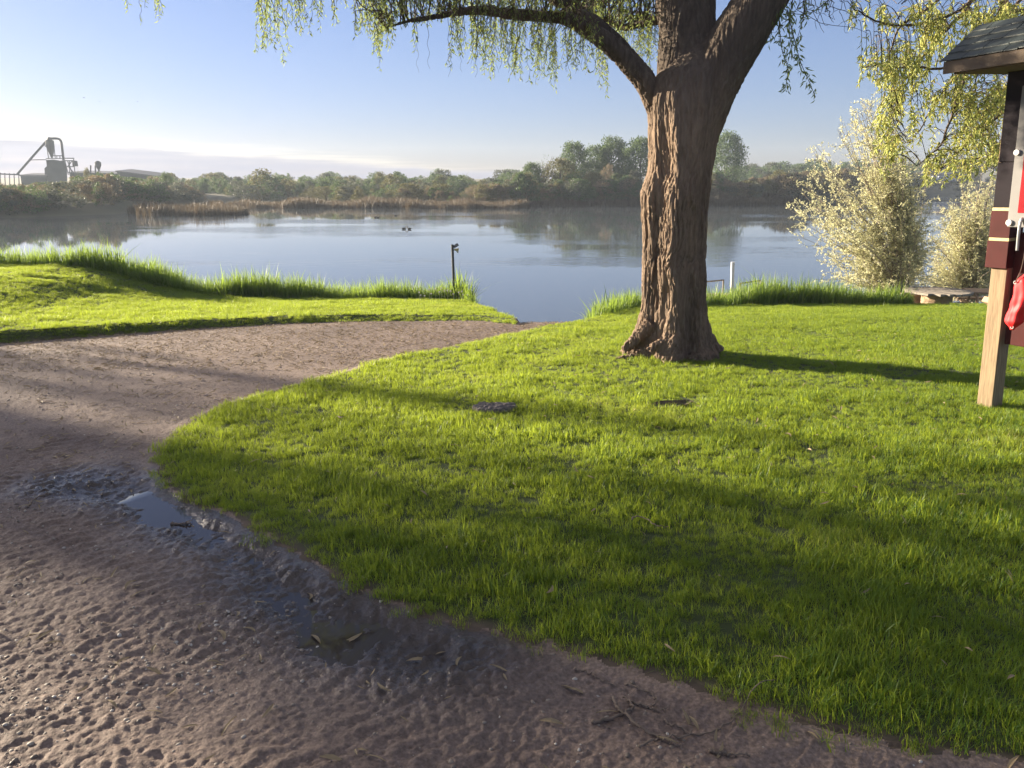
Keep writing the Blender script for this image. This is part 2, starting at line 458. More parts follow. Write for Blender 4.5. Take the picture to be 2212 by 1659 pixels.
PBX = np.array([-60, -11.5, -9.7, -8.8, -7.95, -6.9, -5.66, -4.7, -3, 60])
PBZ = np.array([0.70, 0.68, 0.67, 0.52, 0.24, 0.03, -0.03, -0.03, 0, 0])

def drive_mask(x, y):
    return ~(inpoly(x, y, RPOLY) | inpoly(x, y, LPOLY))

def land(x, y):
    x = np.asarray(x, float); y = np.asarray(y, float)
    z = g0(np.minimum(y, 17.2))
    yf = np.interp(x, LEDGE[:, 0], LEDGE[:, 1], left=None, right=99)
    z = z - .085 * sstep((y - 12.5) / 4) * (x > 2.6)
    t = np.clip((y - yf) / np.maximum(17 - yf, 1), 0, 1)
    z = z + np.interp(x, PBX, PBZ) * t
    z = z + np.interp(x, [-60, -7, -3, -.5], [.13, .12, .06, .03]) * sstep((y - yf) / 0.30)
    inr = inpoly(x, y, RPOLY)
    dr = dist_line(x, y, REDGE)
    z = z - np.where(inr, 0.0, 0.025 * sstep(dr / 0.15)) * (y < yf + .3)
    z = z - 0.32 * np.maximum(y - yback(x), 0)
    z = z + 0.016 * fbm(x * .5, y * .5, 5, 3) * (y > 3)
    return np.maximum(z, -3.2)

def gp(X, Y):
    r = ray(X, Y)
    t = np.linspace(0.8, 24, 4000) / r[1]
    zz = EYE + t * r[2] - land(r[0] * t, r[1] * t)
    i = np.argmax(zz < 0) if (zz < 0).any() else len(t) - 1
    p = np.array([r[0] * t[i], r[1] * t[i], 0]); p[2] = float(land(p[0:1], p[1:2])[0])
    return p

# ------------------------------------------------------------------ ground mesh (fan: finer towards the viewer's feet)
WETL = np.array([gp0(*p)[:2] for p in [(130, 1030), (250, 1045), (330, 1062), (420, 1115), (500, 1165), (580, 1230), (680, 1300), (800, 1362), (960, 1400)]])
WETC = smooth_path(WETL[1:], 60) + np.array([-.05, -.02])
PUD = []   # (x, y, rx, ry, rot)
for X, Y, rx, ry, ro in [(425, 1118, .115, .22, .55), (260, 1040, .16, .11, .1), (600, 1262, .09, .24, .75), (335, 1075, .10, .12, .3)]:
    p = gp0(X, Y); PUD.append((p[0], p[1], rx, ry, ro))

def build_ground():
    ys = [-12, -8, -5, -3, -1.5, -.3, .4, .9]
    y = 1.2
    while y < 18.5:
        ys.append(y); y *= 1.0034 if y < 5.5 else 1.0056
    while y < 62:
        ys.append(y); y += 0.35 if y < 26 else 1.5
    ys = np.array(ys)
    u = [0.0]
    while u[-1] < 0.92: u.append(u[-1] + 0.0034)
    st = 0.0056
    while u[-1] < 9: st *= 1.25; u.append(u[-1] + st)
    u = np.array([-q for q in u[:0:-1]] + u)
    Y = np.repeat(ys[:, None], len(u), 1)
    X = u[None] * np.maximum(Y, 1.3)
    Z = land(X, Y)
    x, yy = X.ravel(), Y.ravel()
    drv = drive_mask(x, yy) & (yy < 17)
    dr = dist_line(x, yy, REDGE); dl = dist_line(x, yy, LEDGE)
    edge = sstep(np.minimum(dr, dl) / 0.12) * drv
    wet = np.exp(-(dist_line(x, yy, WETL) / 0.34) ** 2)
    wet = np.clip(wet + 0.25 * fbm(x * 3, yy * 3, 31, 3) * (wet > .1), 0, 1) * drv
    dim = np.clip(1.6 - yy / 6.5, 0.18, 1)          # coarser lumps are worn flat further along the drive
    # churned mud: ridges pressed by tyres, running forward to the left
    ca, sa = math.cos(-.80), math.sin(-.80)
    a_ = x * ca + yy * sa; b_ = -x * sa + yy * ca
    w1 = fbm(x * 2.1, yy * 2.1, 3, 3)
    rd = lambda f, g_, sd, wd: np.maximum(0, 1 - np.abs(fbm(a_ * f + 1.4 * w1, b_ * g_ + .8 * w1, sd, 2)) / wd) ** 1.4
    pm = np.clip(.35 + 1.5 * fbm(x * 1.3, yy * 1.3, 8, 3), .05, 1)
    tread = .85 * rd(11, 4.2, 41, .22) * pm + .45 * rd(24, 9, 47, .22) * np.clip(1.1 - pm, .2, 1)
    lump = np.abs(fbm(x * 19, yy * 19, 21, 4)) - .12
    fine = fbm(x * 45, yy * 45, 61, 2)
    soft = fbm(x * 1.6, yy * 1.6, 77, 3)
    along = -.75 * x + .65 * yy
    track = 0
    for tc_, off_ in ((.62, 0.0), (.86, .5), (1.75, .2), (1.98, .7)):
        wv = dr - tc_ - .10 * fbm(x * .7, yy * .7, 201, 2)
        track = track + np.exp(-(wv / .085) ** 4) * np.clip(1.6 * np.sin(2 * PI * (along / .082 + off_ + np.abs(wv) * 4.5 + .25 * fbm(x * 3, yy * 3, 207, 2))), -.4, 1)
    track = track * np.clip(.45 + 1.9 * fbm(x * 2.2, yy * 2.2, 211, 4), 0, 1) * (yy < 5.5)
    h = edge * dim * (0.0075 * track + 0.0125 * tread * (.45 + .9 * np.clip(.5 + 1.8 * fbm(x * .8, yy * .8, 103, 3), 0, 1)) + 0.016 * lump * (0.55 + 0.6 * vn(x * 1.3, yy * 1.3, 4)) + 0.007 * fine + 0.030 * soft)
    h += edge * 0.036 * np.abs(fbm(x * 19, yy * 14, 91, 4)) * wet * dim
    dw = dist_line(x, yy, WETC)
    wch = .075 + .10 * np.clip(.5 + 1.6 * fbm(x * 2.4, yy * 2.4, 19, 3), 0, 1.3)
    kc = np.exp(-(dw / wch) ** 4)
    h = h * (1 - .25 * kc) - .022 * kc * drv
    lawnz = (~drv) * 0.012 * fbm(x * 2.2, yy * 2.2, 55, 3)
    Zf = Z.ravel() + h + lawnz
    V = np.stack([x, yy, Zf], 1)
    nu = len(u)
    i = np.arange(len(ys) - 1)[:, None] * nu; j = np.arange(nu - 1)[None]
    Q = np.stack([i + j, i + j + 1, i + nu + j + 1, i + nu + j], -1).reshape(-1, 4)
    cx, cy = V[Q, 0].mean(1), V[Q, 1].mean(1)
    jn = .05 * fbm(cx * 14, cy * 14, 88, 3)
    dq = drive_mask(cx + jn, cy + jn) & (cy < 16.5)
    soil = np.exp(-(np.minimum(dr, dl) / .07) ** 2)
    def sub(name, Qs):
        idx = np.unique(Qs); mp = np.full(len(V), -1); mp[idx] = np.arange(len(idx))
        me = np_mesh(name, V[idx], mp[Qs], True)
        at_ = me.attributes.new('wet', 'FLOAT', 'POINT'); at_.data.foreach_set('value', wet[idx].astype(np.float32))
        at_ = me.attributes.new('soil', 'FLOAT', 'POINT'); at_.data.foreach_set('value', soil[idx].astype(np.float32))
        return me
    return sub('gravel_drive', Q[dq]), sub('ground', Q[~dq])

def soil_mat(name, drive):
    m, nt, out = new_mat(name)
    g = nd(nt, 'ShaderNodeNewGeometry')
    def noise(s, d=5, r=.6):
        n = nd(nt, 'ShaderNodeTexNoise'); n.inputs['Scale'].default_value = s; n.inputs['Detail'].default_value = d; n.inputs['Roughness'].default_value = r
        nt.links.new(g.outputs['Position'], n.inputs['Vector']); return n.outputs[0]
    p = nd(nt, 'ShaderNodeBsdfPrincipled'); p.inputs['Specular IOR Level'].default_value = 0.35
    if drive:
        base = ramp(nt, noise(1.1, 4), [(0.3, (0.155, 0.110, 0.087)), (0.5, (0.22, 0.160, 0.127)), (0.72, (0.29, 0.217, 0.172))])
        spk = ramp(nt, noise(70, 3), [(0.35, (0.45, 0.45, 0.45)), (0.62, (1, 1, 1)), (0.75, (1.5, 1.45, 1.35))])
        mx = nd(nt, 'ShaderNodeMixRGB', blend_type='MULTIPLY'); mx.inputs[0].default_value = 0.8
        nt.links.new(base, mx.inputs[1]); nt.links.new(spk, mx.inputs[2])
        w = nd(nt, 'ShaderNodeAttribute', attribute_name='wet')
        wm = nd(nt, 'ShaderNodeMixRGB', blend_type='MIX')
        wr = nd(nt, 'ShaderNodeMath', operation='MULTIPLY'); wr.inputs[1].default_value = 0.85
        nt.links.new(w.outputs['Fac'], wr.inputs[0])
        nt.links.new(wr.outputs[0], wm.inputs[0]); nt.links.new(mx.outputs[0], wm.inputs[1]); wm.inputs[2].default_value = (0.032, 0.026, 0.024, 1)
        nt.links.new(wm.outputs[0], p.inputs['Base Color'])
        rr = nd(nt, 'ShaderNodeMapRange'); rr.inputs['From Min'].default_value = 0.0; rr.inputs['From Max'].default_value = 0.8; rr.inputs['To Min'].default_value = 0.80; rr.inputs['To Max'].default_value = 0.27
        nt.links.new(w.outputs['Fac'], rr.inputs['Value']); nt.links.new(rr.outputs[0], p.inputs['Roughness'])
        b = nd(nt, 'ShaderNodeBump'); b.inputs['Strength'].default_value = 0.6; b.inputs['Distance'].default_value = 0.012
        nt.links.new(noise(55, 5), b.inputs['Height']); nt.links.new(b.outputs[0], p.inputs['Normal'])
    else:
        base = ramp(nt, noise(2.0, 5), [(0.35, (0.030, 0.042, 0.012)), (0.65, (0.05, 0.068, 0.018))])
        w = nd(nt, 'ShaderNodeAttribute', attribute_name='soil')
        wm = nd(nt, 'ShaderNodeMixRGB', blend_type='MIX'); nt.links.new(w.outputs['Fac'], wm.inputs[0]); nt.links.new(base, wm.inputs[1])
        dirt = ramp(nt, noise(9, 5), [(0.3, (0.055, 0.042, 0.030)), (0.7, (0.115, 0.085, 0.062))]); nt.links.new(dirt, wm.inputs[2])
        nt.links.new(wm.outputs[0], p.inputs['Base Color']); p.inputs['Roughness'].default_value = 0.95
    nt.links.new(p.outputs[0], out.inputs[0])
    return m

gd, gr = build_ground()
tag(link('gravel_drive', gd, soil_mat('gravel_soil', True)), 'muddy gravel drive with tyre marks curving down to the water', kind='structure')
tag(link('ground', gr, soil_mat('lawn_soil', False)), 'lawn soil sloping down to the pond bank', kind='structure')

# ------------------------------------------------------------------ instancing for uncountable stuff
def scatter(name, protos, P, rot, scl, idx, label):
    col = bpy.data.collections.new(name + '_sources')
    for i, me in enumerate(protos):
        o = bpy.data.objects.new('%s_piece.%03d' % (name, i), me); col.objects.link(o)
    me = bpy.data.meshes.new(name)
    P = np.asarray(P, np.float32)
    me.vertices.add(len(P)); me.vertices.foreach_set('co', P.ravel())
    def attr(n, t, key, a):
        q = me.attributes.new(n, t, 'POINT'); q.data.foreach_set(key, np.ascontiguousarray(a).ravel())
    attr('rot', 'FLOAT_VECTOR', 'vector', np.asarray(rot, np.float32))
    scl = np.asarray(scl, np.float32)
    if scl.ndim == 1: scl = np.repeat(scl[:, None], 3, 1)
    attr('scl', 'FLOAT_VECTOR', 'vector', scl)
    attr('idx', 'INT', 'value', np.asarray(idx, np.int32))
    o = bpy.data.objects.new(name, me); COL.objects.link(o)
    ng = bpy.data.node_groups.new(name + '_nodes', 'GeometryNodeTree')
    ng.interface.new_socket('Geometry', in_out='INPUT', socket_type='NodeSocketGeometry')
    ng.interface.new_socket('Geometry', in_out='OUTPUT', socket_type='NodeSocketGeometry')
    N, L = ng.nodes, ng.links
    gi, go = N.new('NodeGroupInput'), N.new('NodeGroupOutput')
    ci = N.new('GeometryNodeCollectionInfo'); ci.inputs['Collection'].default_value = col
    ci.inputs['Separate Children'].default_value = True; ci.inputs['Reset Children'].default_value = True
    ip = N.new('GeometryNodeInstanceOnPoints'); ip.inputs['Pick Instance'].default_value = True
    def na(n, t):
        q = N.new('GeometryNodeInputNamedAttribute'); q.data_type = t; q.inputs['Name'].default_value = n
        return [s for s in q.outputs if s.enabled and s.name == 'Attribute'][0]
    e2r = N.new('FunctionNodeEulerToRotation')
    L.new(na('rot', 'FLOAT_VECTOR'), e2r.inputs[0])
    L.new(gi.outputs[0], ip.inputs['Points']); L.new(ci.outputs[0], ip.inputs['Instance'])
    L.new(na('idx', 'INT'), ip.inputs['Instance Index']); L.new(e2r.outputs[0], ip.inputs['Rotation'])
    L.new(na('scl', 'FLOAT_VECTOR'), ip.inputs['Scale'])
    L.new(ip.outputs[0], go.inputs[0])
    md = o.modifiers.new('scatter', 'NODES'); md.node_group = ng
    return tag(o, label, kind='stuff')

def blades(n, h0, h1, w, spread, bend, segs=3, lean=0.25, up=0.0):
    V = []; Fc = []
    for k in range(n):
        a = rng.uniform(0, 2 * PI); r = spread * math.sqrt(rng.uniform())
        p = np.array([r * math.cos(a), r * math.sin(a), 0])
        h = rng.uniform(h0, h1); d = rng.uniform(0, 2 * PI)
        dv = np.array([math.cos(d), math.sin(d), 0]); sd = np.array([-dv[1], dv[0], 0])
        tw = rng.uniform(-1, 1); sd = sd * math.cos(tw) + dv * math.sin(tw)
        ln = rng.normal() * lean; bd = abs(rng.normal()) * bend
        base = len(V)
        ww = w * rng.uniform(.7, 1.2)
        for s in range(segs + 1):
            t = s / segs
            c = p + dv * h * (ln * t + bd * t * t) + np.array([0, 0, h * (t - .25 * bd * t * t)])
            hw = ww * 0.5 * (1 - t ** 1.6)
            if s < segs: V += [c - sd * hw, c + sd * hw]
            else: V.append(c)
        for s in range(segs - 1):
            q = base + 2 * s
            Fc += [(q, q + 1, q + 3), (q, q + 3, q + 2)]
        q = base + 2 * (segs - 1)
        Fc.append((q, q + 1, q + 2))
    return np.array(V), np.array(Fc)

def meshes(name, mat, count, fn):
    out = []
    for i in range(count):
        V, Fc = fn()
        me = np_mesh('%s.%03d' % (name, i), V, Fc); me.materials.append(mat); out.append(me)
    return out

def put(n_z, k, s0, s1, tilt=0.08):
    return np.stack([rng.normal(size=n_z) * tilt, rng.normal(size=n_z) * tilt, rng.uniform(0, 2 * PI, n_z)], 1), rng.uniform(s0, s1, n_z), rng.integers(0, k, n_z)

def sample_fan(y0, y1, um, dens):
    """uniform points over the wedge |x| < um*y + 0.5"""
    n = int(dens * (y1 - y0) * 2 * (um * y1 + .5))
    y = rng.uniform(y0, y1, n); x = rng.uniform(-1, 1, n) * (um * y1 + .5)
    k = np.abs(x) < um * y + .5
    return x[k], y[k]

# lawn
tufts = meshes('grass_tuft', M['grass'], 10, lambda: blades(34, .022, .066, .0034, .055, .55, 3))
LX, LY = [], []
for y0, y1, d in [(1.0, 4, 620), (4, 7, 600), (7, 11, 450), (11, 17.3, 460)]:
    x, y = sample_fan(y0, y1, .84, d)
    LX.append(x); LY.append(y)
x = np.concatenate(LX); y = np.concatenate(LY)
jx, jy = x + .09 * fbm(x * 4, y * 4, 3, 3) + .025 * rng.normal(size=len(x)), y + .09 * fbm(x * 4 + 9, y * 4, 4, 3) + .025 * rng.normal(size=len(x))
lawn_r = inpoly(jx, jy, RPOLY); lawn_l = inpoly(jx, jy, LPOLY)
HOLES = [gp(1066, 886), gp(1440, 876)]
bare = np.zeros(len(x), bool)
for hx, hy, _ in HOLES: bare |= np.hypot((x - hx) / .20, (y - hy) / .10) < 1
TREE_Y = 8.9
tb = at(1445, 770, TREE_Y)
bare |= np.hypot((x - tb[0]) / .42, (y - TREE_Y) / .40) < 1
k = (lawn_r | lawn_l) & ~bare
# thin out at the ragged edge
x, y = x[k], y[k]
ed = np.minimum(dist_line(x, y, REDGE), dist_line(x, y, LEDGE))
k = rng.uniform(size=len(x)) < np.clip(.7 + ed / .12, 0, 1)
x, y, ed = x[k], y[k], ed[k]
z = land(x, y) + 0.012 * fbm(x * 2.2, y * 2.2, 55, 3)
rot, s, idx = put(len(x), 10, .55, .95)
s = s * np.maximum(.68, 1 + .75 * fbm(x * 2.6, y * 2.6, 14, 4)) * (1 - .15 * np.exp(-(ed / .10) ** 2)) * np.where(rng.uniform(size=len(x)) < .04, 1.6, 1) * np.interp(y, [2, 6, 17], [1, .95, .95])
print('lawn tufts', len(x))
scatter('lawn_grass', tufts, np.stack([x, y, z], 1), rot, s, idx, 'short mown green grass of the lawns on both sides of the drive')

# tall bank grass
tall = meshes('bank_grass_tuft', M['reed'], 8, lambda: blades(15, .28, .66, .019, .11, .32, 4, .20))
def band(name, n, x0, x1, off0, off1, s0, s1, label, back=yback):
    x = rng.uniform(x0, x1, n); y = back(x) + off0 + (off1 - off0) * rng.uniform(size=n) ** 1.2 + .15 * fbm(x * 1.3, x * 0, 6, 2)
    z = land(x, y) - .02
    r, s, i = put(n, 8, s0, s1, .1)
    s = s * (1 + .45 * fbm(x * 1.1, y * 1.1, 23, 3) + .10 * rng.normal(size=n)) * .92 * (.55 + .45 * np.clip(np.minimum(x - x0, x1 - x) / .35, 0, 1))
    return scatter(name, tall, np.stack([x, y, z], 1), r, s, i, label)
band('bank_grass', 2300, -17, -4.5, .15, 2.2, .75, 1.2, 'tall bright grass along the bank behind the raised lawn')
band('bank_grass', 1150, -6.6, -.75, .2, 1.9, .7, 1.15, 'tall grass on the bank around the lamp pole')
band('bank_grass', 420, 1.35, 2.9, .25, 1.4, .7, 1.15, 'round clump of tall grass beside the willow trunk')
band('bank_grass', 1300, 3.2, 9.05, .05, 1.5, .75, 1.2, 'tall grass strip between the lawn and the dock')

# stones and fallen leaves on the drive
def pebble():
    u_, v_ = 8, 6
    a = np.linspace(0, 2 * PI, u_, endpoint=False); b = np.linspace(0, PI, v_)
    V = np.stack([np.outer(np.sin(b), np.cos(a)), np.outer(np.sin(b), np.sin(a)), np.outer(np.cos(b), np.ones(u_))], -1).reshape(-1, 3)
    sd = rng.integers(0, 999)
    V *= (1 + .28 * vn3(V[:, 0] * 1.3, V[:, 1] * 1.3, V[:, 2] * 1.3, sd))[:, None]
    V *= np.array([1, rng.uniform(.6, .9), rng.uniform(.4, .6)])
    Q = []
    for i in range(v_ - 1):
        for j in range(u_): Q.append([i * u_ + j, (i + 1) * u_ + j, (i + 1) * u_ + (j + 1) % u_, i * u_ + (j + 1) % u_])
    return V, np.array(Q)
stones = meshes('pebble', M['stone'], 8, pebble)
for me in stones: me.polygons.foreach_set('use_smooth', np.ones(len(me.polygons), bool))

# height lookup of the finished drive surface
_dv = np.zeros(len(gd.vertices) * 3, np.float32); gd.vertices.foreach_get('co', _dv); _dv = _dv.reshape(-1, 3)
from mathutils.kdtree import KDTree
kd = KDTree(len(_dv))
for i, c in enumerate(_dv): kd.insert((c[0], c[1], 0), i)
kd.balance()
def drive_z(x, y):
    return np.array([_dv[kd.find((a, b, 0))[1], 2] for a, b in zip(x, y)])

def drive_points(y0, y1, dens, um=.80):
    x, y = sample_fan(y0, y1, um, dens)
    k = drive_mask(x, y)
    return x[k], y[k]
x1, y1 = drive_points(1.3, 4.5, 1900)
k = rng.uniform(size=len(x1)) < np.clip(.10 + 1.2 * fbm(x1 * 1.0, y1 * 1.0, 44, 3) + .9 * np.exp(-(((x1 + 1.0) / .7) ** 2 + ((y1 - 2.75) / .35) ** 2)), .06, 1)
x1, y1 = x1[k], y1[k]
x2, y2 = drive_points(4.5, 13, 130)
x, y = np.concatenate([x1, x2]), np.concatenate([y1, y2])
z = drive_z(x, y)
r, s, i = put(len(x), 8, 0, 1, .25)
s = .003 + .009 * rng.uniform(size=len(x)) ** 2.2
wetd = np.exp(-(dist_line(x, y, WETL) / .2) ** 2)
k = rng.uniform(size=len(x)) > wetd * .7
print('pebbles', k.sum())
scatter('gravel_stones', stones, np.stack([x, y, z - s * .12], 1)[k], r[k], s[k], i[k], 'small rounded stones pressed into the muddy drive')

def dleaf():
    n = 5
    L, W = .5, rng.uniform(.07, .12)
    t = np.linspace(0, 1, n)
    cz = rng.uniform(.02, .12); cv = rng.normal() * .15
    V = []
    for q in t:
        w = W * math.sin(PI * min(max(q, .03), .97)) ** .8
        V += [(q - .5, cv * (q - .5) ** 2 * 4 - w, cz * math.sin(PI * q) + .03), (q - .5, cv * (q - .5) ** 2 * 4, cz * math.sin(PI * q)), (q - .5, cv * (q - .5) ** 2 * 4 + w, cz * math.sin(PI * q) + .03)]
    V = np.array(V)
    Q = []
    for a in range(n - 1):
        for b in range(2): Q.append([a * 3 + b, a * 3 + b + 1, a * 3 + b + 4, a * 3 + b + 3])
    return V, np.array(Q)
dl_ = meshes('fallen_leaf', M['dry_leaf'], 8, dleaf)
x1, y1 = drive_points(1.4, 4.5, 26); x2, y2 = drive_points(4.5, 8, 80); x3, y3 = drive_points(8, 12.6, 260)
x, y = np.concatenate([x1, x2, x3]), np.concatenate([y1, y2, y3])
z = drive_z(x, y) + .006
r, s, i = put(len(x), 8, .03, .085, .22)
scatter('fallen_leaves', dl_, np.stack([x, y, z], 1), r, s, i, 'dry narrow leaves strewn over the gravel drive')
x, y = sample_fan(1.6, 11, .8, 6.5); k = inpoly(x, y, RPOLY); x, y = x[k], y[k]
z = land(x, y) + .045
r, s, i = put(len(x), 8, .03, .07, .35)
scatter('lawn_litter', dl_, np.stack([x, y, z], 1), r, s, i, 'pale dry leaves lying in the lawn grass')

# puddles: level water in the hollows of the drive
def water_mat(name, deep, rough, bump, sx, sy, far=False):
    m, nt, out = new_mat(name)
    p = nd(nt, 'ShaderNodeBsdfPrincipled')
    p.inputs['Base Color'].default_value = (*deep, 1); p.inputs['Roughness'].default_value = rough; p.inputs['IOR'].default_value = 1.333
    if bump:
        g = nd(nt, 'ShaderNodeNewGeometry')
        mp = nd(nt, 'ShaderNodeMapping'); mp.inputs['Scale'].default_value = (sx, sy, 1)
        nt.links.new(g.outputs['Position'], mp.inputs['Vector'])
        n = nd(nt, 'ShaderNodeTexNoise'); n.inputs['Scale'].default_value = 1; n.inputs['Detail'].default_value = 3
        nt.links.new(mp.outputs[0], n.inputs['Vector'])
        mp2 = nd(nt, 'ShaderNodeMapping'); mp2.inputs['Scale'].default_value = (.035, .11, 1); mp2.inputs['Rotation'].default_value = (0, 0, .15)
        nt.links.new(g.outputs['Position'], mp2.inputs['Vector'])
        n2 = nd(nt, 'ShaderNodeTexNoise'); n2.inputs['Scale'].default_value = 1; n2.inputs['Detail'].default_value = 4
        nt.links.new(mp2.outputs[0], n2.inputs['Vector'])
        rr = nd(nt, 'ShaderNodeMapRange'); rr.inputs['From Min'].default_value = .48; rr.inputs['From Max'].default_value = .62; rr.inputs['To Min'].default_value = .06; rr.inputs['To Max'].default_value = 1
        nt.links.new(n2.outputs[0], rr.inputs['Value'])
        ml = nd(nt, 'ShaderNodeMath', operation='MULTIPLY'); ml.inputs[1].default_value = bump
        nt.links.new(rr.outputs[0], ml.inputs[0])
        b = nd(nt, 'ShaderNodeBump'); b.inputs['Distance'].default_value = .12
        nt.links.new(ml.outputs[0], b.inputs['Strength']); nt.links.new(n.outputs[0], b.inputs['Height'])
        nt.links.new(b.outputs[0], p.inputs['Normal'])
    nt.links.new(p.outputs[0], out.inputs[0])
    return m
pm = water_mat('puddle_water', (0.045, 0.037, 0.032), 0.03, 0, 1, 1)
tq = np.gradient(WETC, axis=0); tq /= np.linalg.norm(tq, axis=1, keepdims=True); nq = np.stack([-tq[:, 1], tq[:, 0]], 1)
V = []
for qi, (c_, n_) in enumerate(zip(WETC, nq)):
    for o_ in (-.26, -.13, 0, .13, .26):
        V.append((c_[0] + n_[0] * o_, c_[1] + n_[1] * o_, float(g0(c_[1])) - .025 - .0150 - .05 * max(0, 1 - min(qi, 59 - qi) / 7)))
Q = [(a * 5 + b_, a * 5 + b_ + 1, a * 5 + b_ + 6, a * 5 + b_ + 5) for a in range(len(WETC) - 1) for b_ in range(4)]
tag(link('puddle', np_mesh('puddle', np.array(V), np.array(Q), True), pm), 'shiny muddy water lying in the rut along the lawn edge', kind='structure')

# ------------------------------------------------------------------ pond
W = MB()
W.add([(-405, 11.5, WATER_Z), (405, 11.5, WATER_Z), (405, 378, WATER_Z), (-405, 378, WATER_Z)], np.array([[0, 1, 2, 3]]))
tag(W.build('water', water_mat('pond_water', (0.100, 0.116, 0.128), 0.012, 0.15, .9, 3.2)), 'calm pond reflecting the sky', kind='structure')

# ------------------------------------------------------------------ the big willow
def px_path(L, y0, y1):
    """list of (X, Y, width px) -> world points and radii between depths y0..y1"""
    P, R = [], []
    for i, (X, Y, w) in enumerate(L):
        y = y0 + (y1 - y0) * i / (len(L) - 1)
        P.append(at(X, Y, y)); R.append(w * .5 / FPX * (y / CS) * 1.0)
    return np.array(P), np.array(R)

def build_trunk():
    prof = [(800, 1325, 1560), (775, 1338, 1552), (760, 1346, 1546), (740, 1357, 1537), (700, 1375, 1529), (650, 1383, 1526), (600, 1383, 1525), (560, 1384, 1525), (500, 1385, 1527), (450, 1380, 1531), (425, 1378, 1534), (405, 1383, 1537), (385, 1391, 1539), (360, 1397, 1543), (300, 1396, 1553), (250, 1394, 1563), (215, 1394, 1567), (190, 1402, 1568), (165, 1412, 1572), (140, 1440, 1570), (110, 1470, 1560), (80, 1495, 1540)]
    prof = smooth_path(np.array(prof, float), 90)
    n = 96
    a = np.linspace(0, 2 * PI, n, endpoint=False)     # 0 faces the camera, grows towards the left
    V = []
    for Y, l, r in prof:
        c = at((l + r) / 2, Y, TREE_Y); hw = (at(r, Y, TREE_Y)[0] - at(l, Y, TREE_Y)[0]) / 2 * .945
        hgt = (770 - Y) / 560.0
        m = np.ones(n)
        g = lambda mu, w_: np.exp(-(((a - mu + PI) % (2 * PI) - PI) / w_) ** 2)
        low = max(0, 1 - hgt * 1.6)
        m += .10 * g(.62 - .12 * hgt, .20) * max(0, 1 - abs(hgt - .28) * 2.4)      # lit buttress left of centre
        m += .07 * g(1.05, .16) * max(0, 1 - abs(hgt - .62) * 2.2)
        m -= .06 * g(.85, .12) * max(0, 1 - abs(hgt - .45) * 2.0)
        m -= .20 * g(-.38, .13) * low + .05 * g(-.05, .12) * low
        m += .10 * g(-.75, .25) * low
        m += .03 * np.sin(5 * a + 3 * hgt) + .025 * np.sin(9 * a - 2 * hgt)
        m += .18 * low ** 3 * np.maximum(0, np.sin(4 * a + .6))
        a0 = float(np.interp(hgt, [0, .25, .38, .5, .62, .85, 1.05], [.10, .08, .30, .22, .10, .38, .6])); r0 = 1.17
        fa = (a > a0) & (a < PI / 2)
        ch = r0 / (r0 * np.sin(np.clip(a - a0, 1e-3, 2)) + np.sin(np.clip(PI / 2 - a, 1e-3, 2))) * math.sin(PI / 2 - a0)
        sharp = float(np.interp(hgt, [-.1, .0, .85, 1.1], [.2, .75, .75, 0]))
        m = np.where(fa, m + (ch - 1) * sharp, m)
        m += (r0 - 1) * sharp * np.exp(-((a0 - a) / .30) ** 2) * (a <= a0) + (r0 - 1) * sharp * np.exp(-((a - 2 * PI - a0) / .30) ** 2) * (a > PI)
        # keep the outline of the picture at the two flanks
        fl = g(PI / 2, .35) + g(-PI / 2, .35)
        m = m * (1 - .8 * fl) + .8 * fl
        V.append(np.stack([c[0] - hw * m * np.sin(a), c[1] - hw * .95 * m * np.cos(a), np.full(n, c[2])], 1))
    V = np.concatenate(V)
    k = len(prof)
    i = np.arange(k - 1)[:, None] * n; j = np.arange(n)[None]; j2 = (j + 1) % n
    Q = np.stack([i + j, i + j2, i + n + j2, i + n + j], -1).reshape(-1, 4)
    b = MB(); b.add(V, [Q, np.arange(n)[::-1][None], (np.arange(n) + (k - 1) * n)[None]])
    def limb(L, y0, y1, nn=40, seg=28):
        P, R = px_path(L, y0, y1)
        PR = smooth_path(np.concatenate([P, R[:, None]], 1), nn)
        b.tube(PR[:, :3], np.maximum(PR[:, 3] * (.87 if seg in (20, 16) else 1), .008), seg)
        return PR
    out = {}
    out['mid'] = limb([(1486, 260, 120), (1485, 150, 116), (1484, 60, 108), (1480, 0, 112), (1478, -120, 95), (1450, -300, 70), (1430, -480, 45)], 8.95, 9.5)
    out['right'] = limb([(1500, 300, 90), (1535, 190, 104), (1588, 90, 104), (1645, 0, 94), (1715, -110, 78), (1830, -280, 52), (1950, -400, 30)], 8.9, 8.5)
    out['left'] = limb([(1440, 270, 60), (1402, 190, 52), (1362, 140, 46), (1318, 97, 42), (1272, 66, 36), (1228, 42, 30), (1180, 36, 25), (1100, 30, 23), (1040, 22, 20), (985, 27, 15), (930, 38, 11), (880, 46, 8), (835, 60, 4)], 8.9, 8.3, 70, 20)
    out['left_high'] = limb([(1400, 165, 30), (1330, 88, 30), (1272, 40, 30), (1215, 6, 25), (1140, -30, 20), (1050, -55, 16), (850, -50, 11), (700, -25, 8), (560, -45, 6), (400, -55, 5), (280, -25, 3)], 8.85, 8.6, 80, 16)
    out['behind'] = limb([(1470, 30, 30), (1400, 48, 15), (1340, 58, 12), (1270, 20, 10), (1200, -30, 8)], 9.2, 10.2, 40, 10)
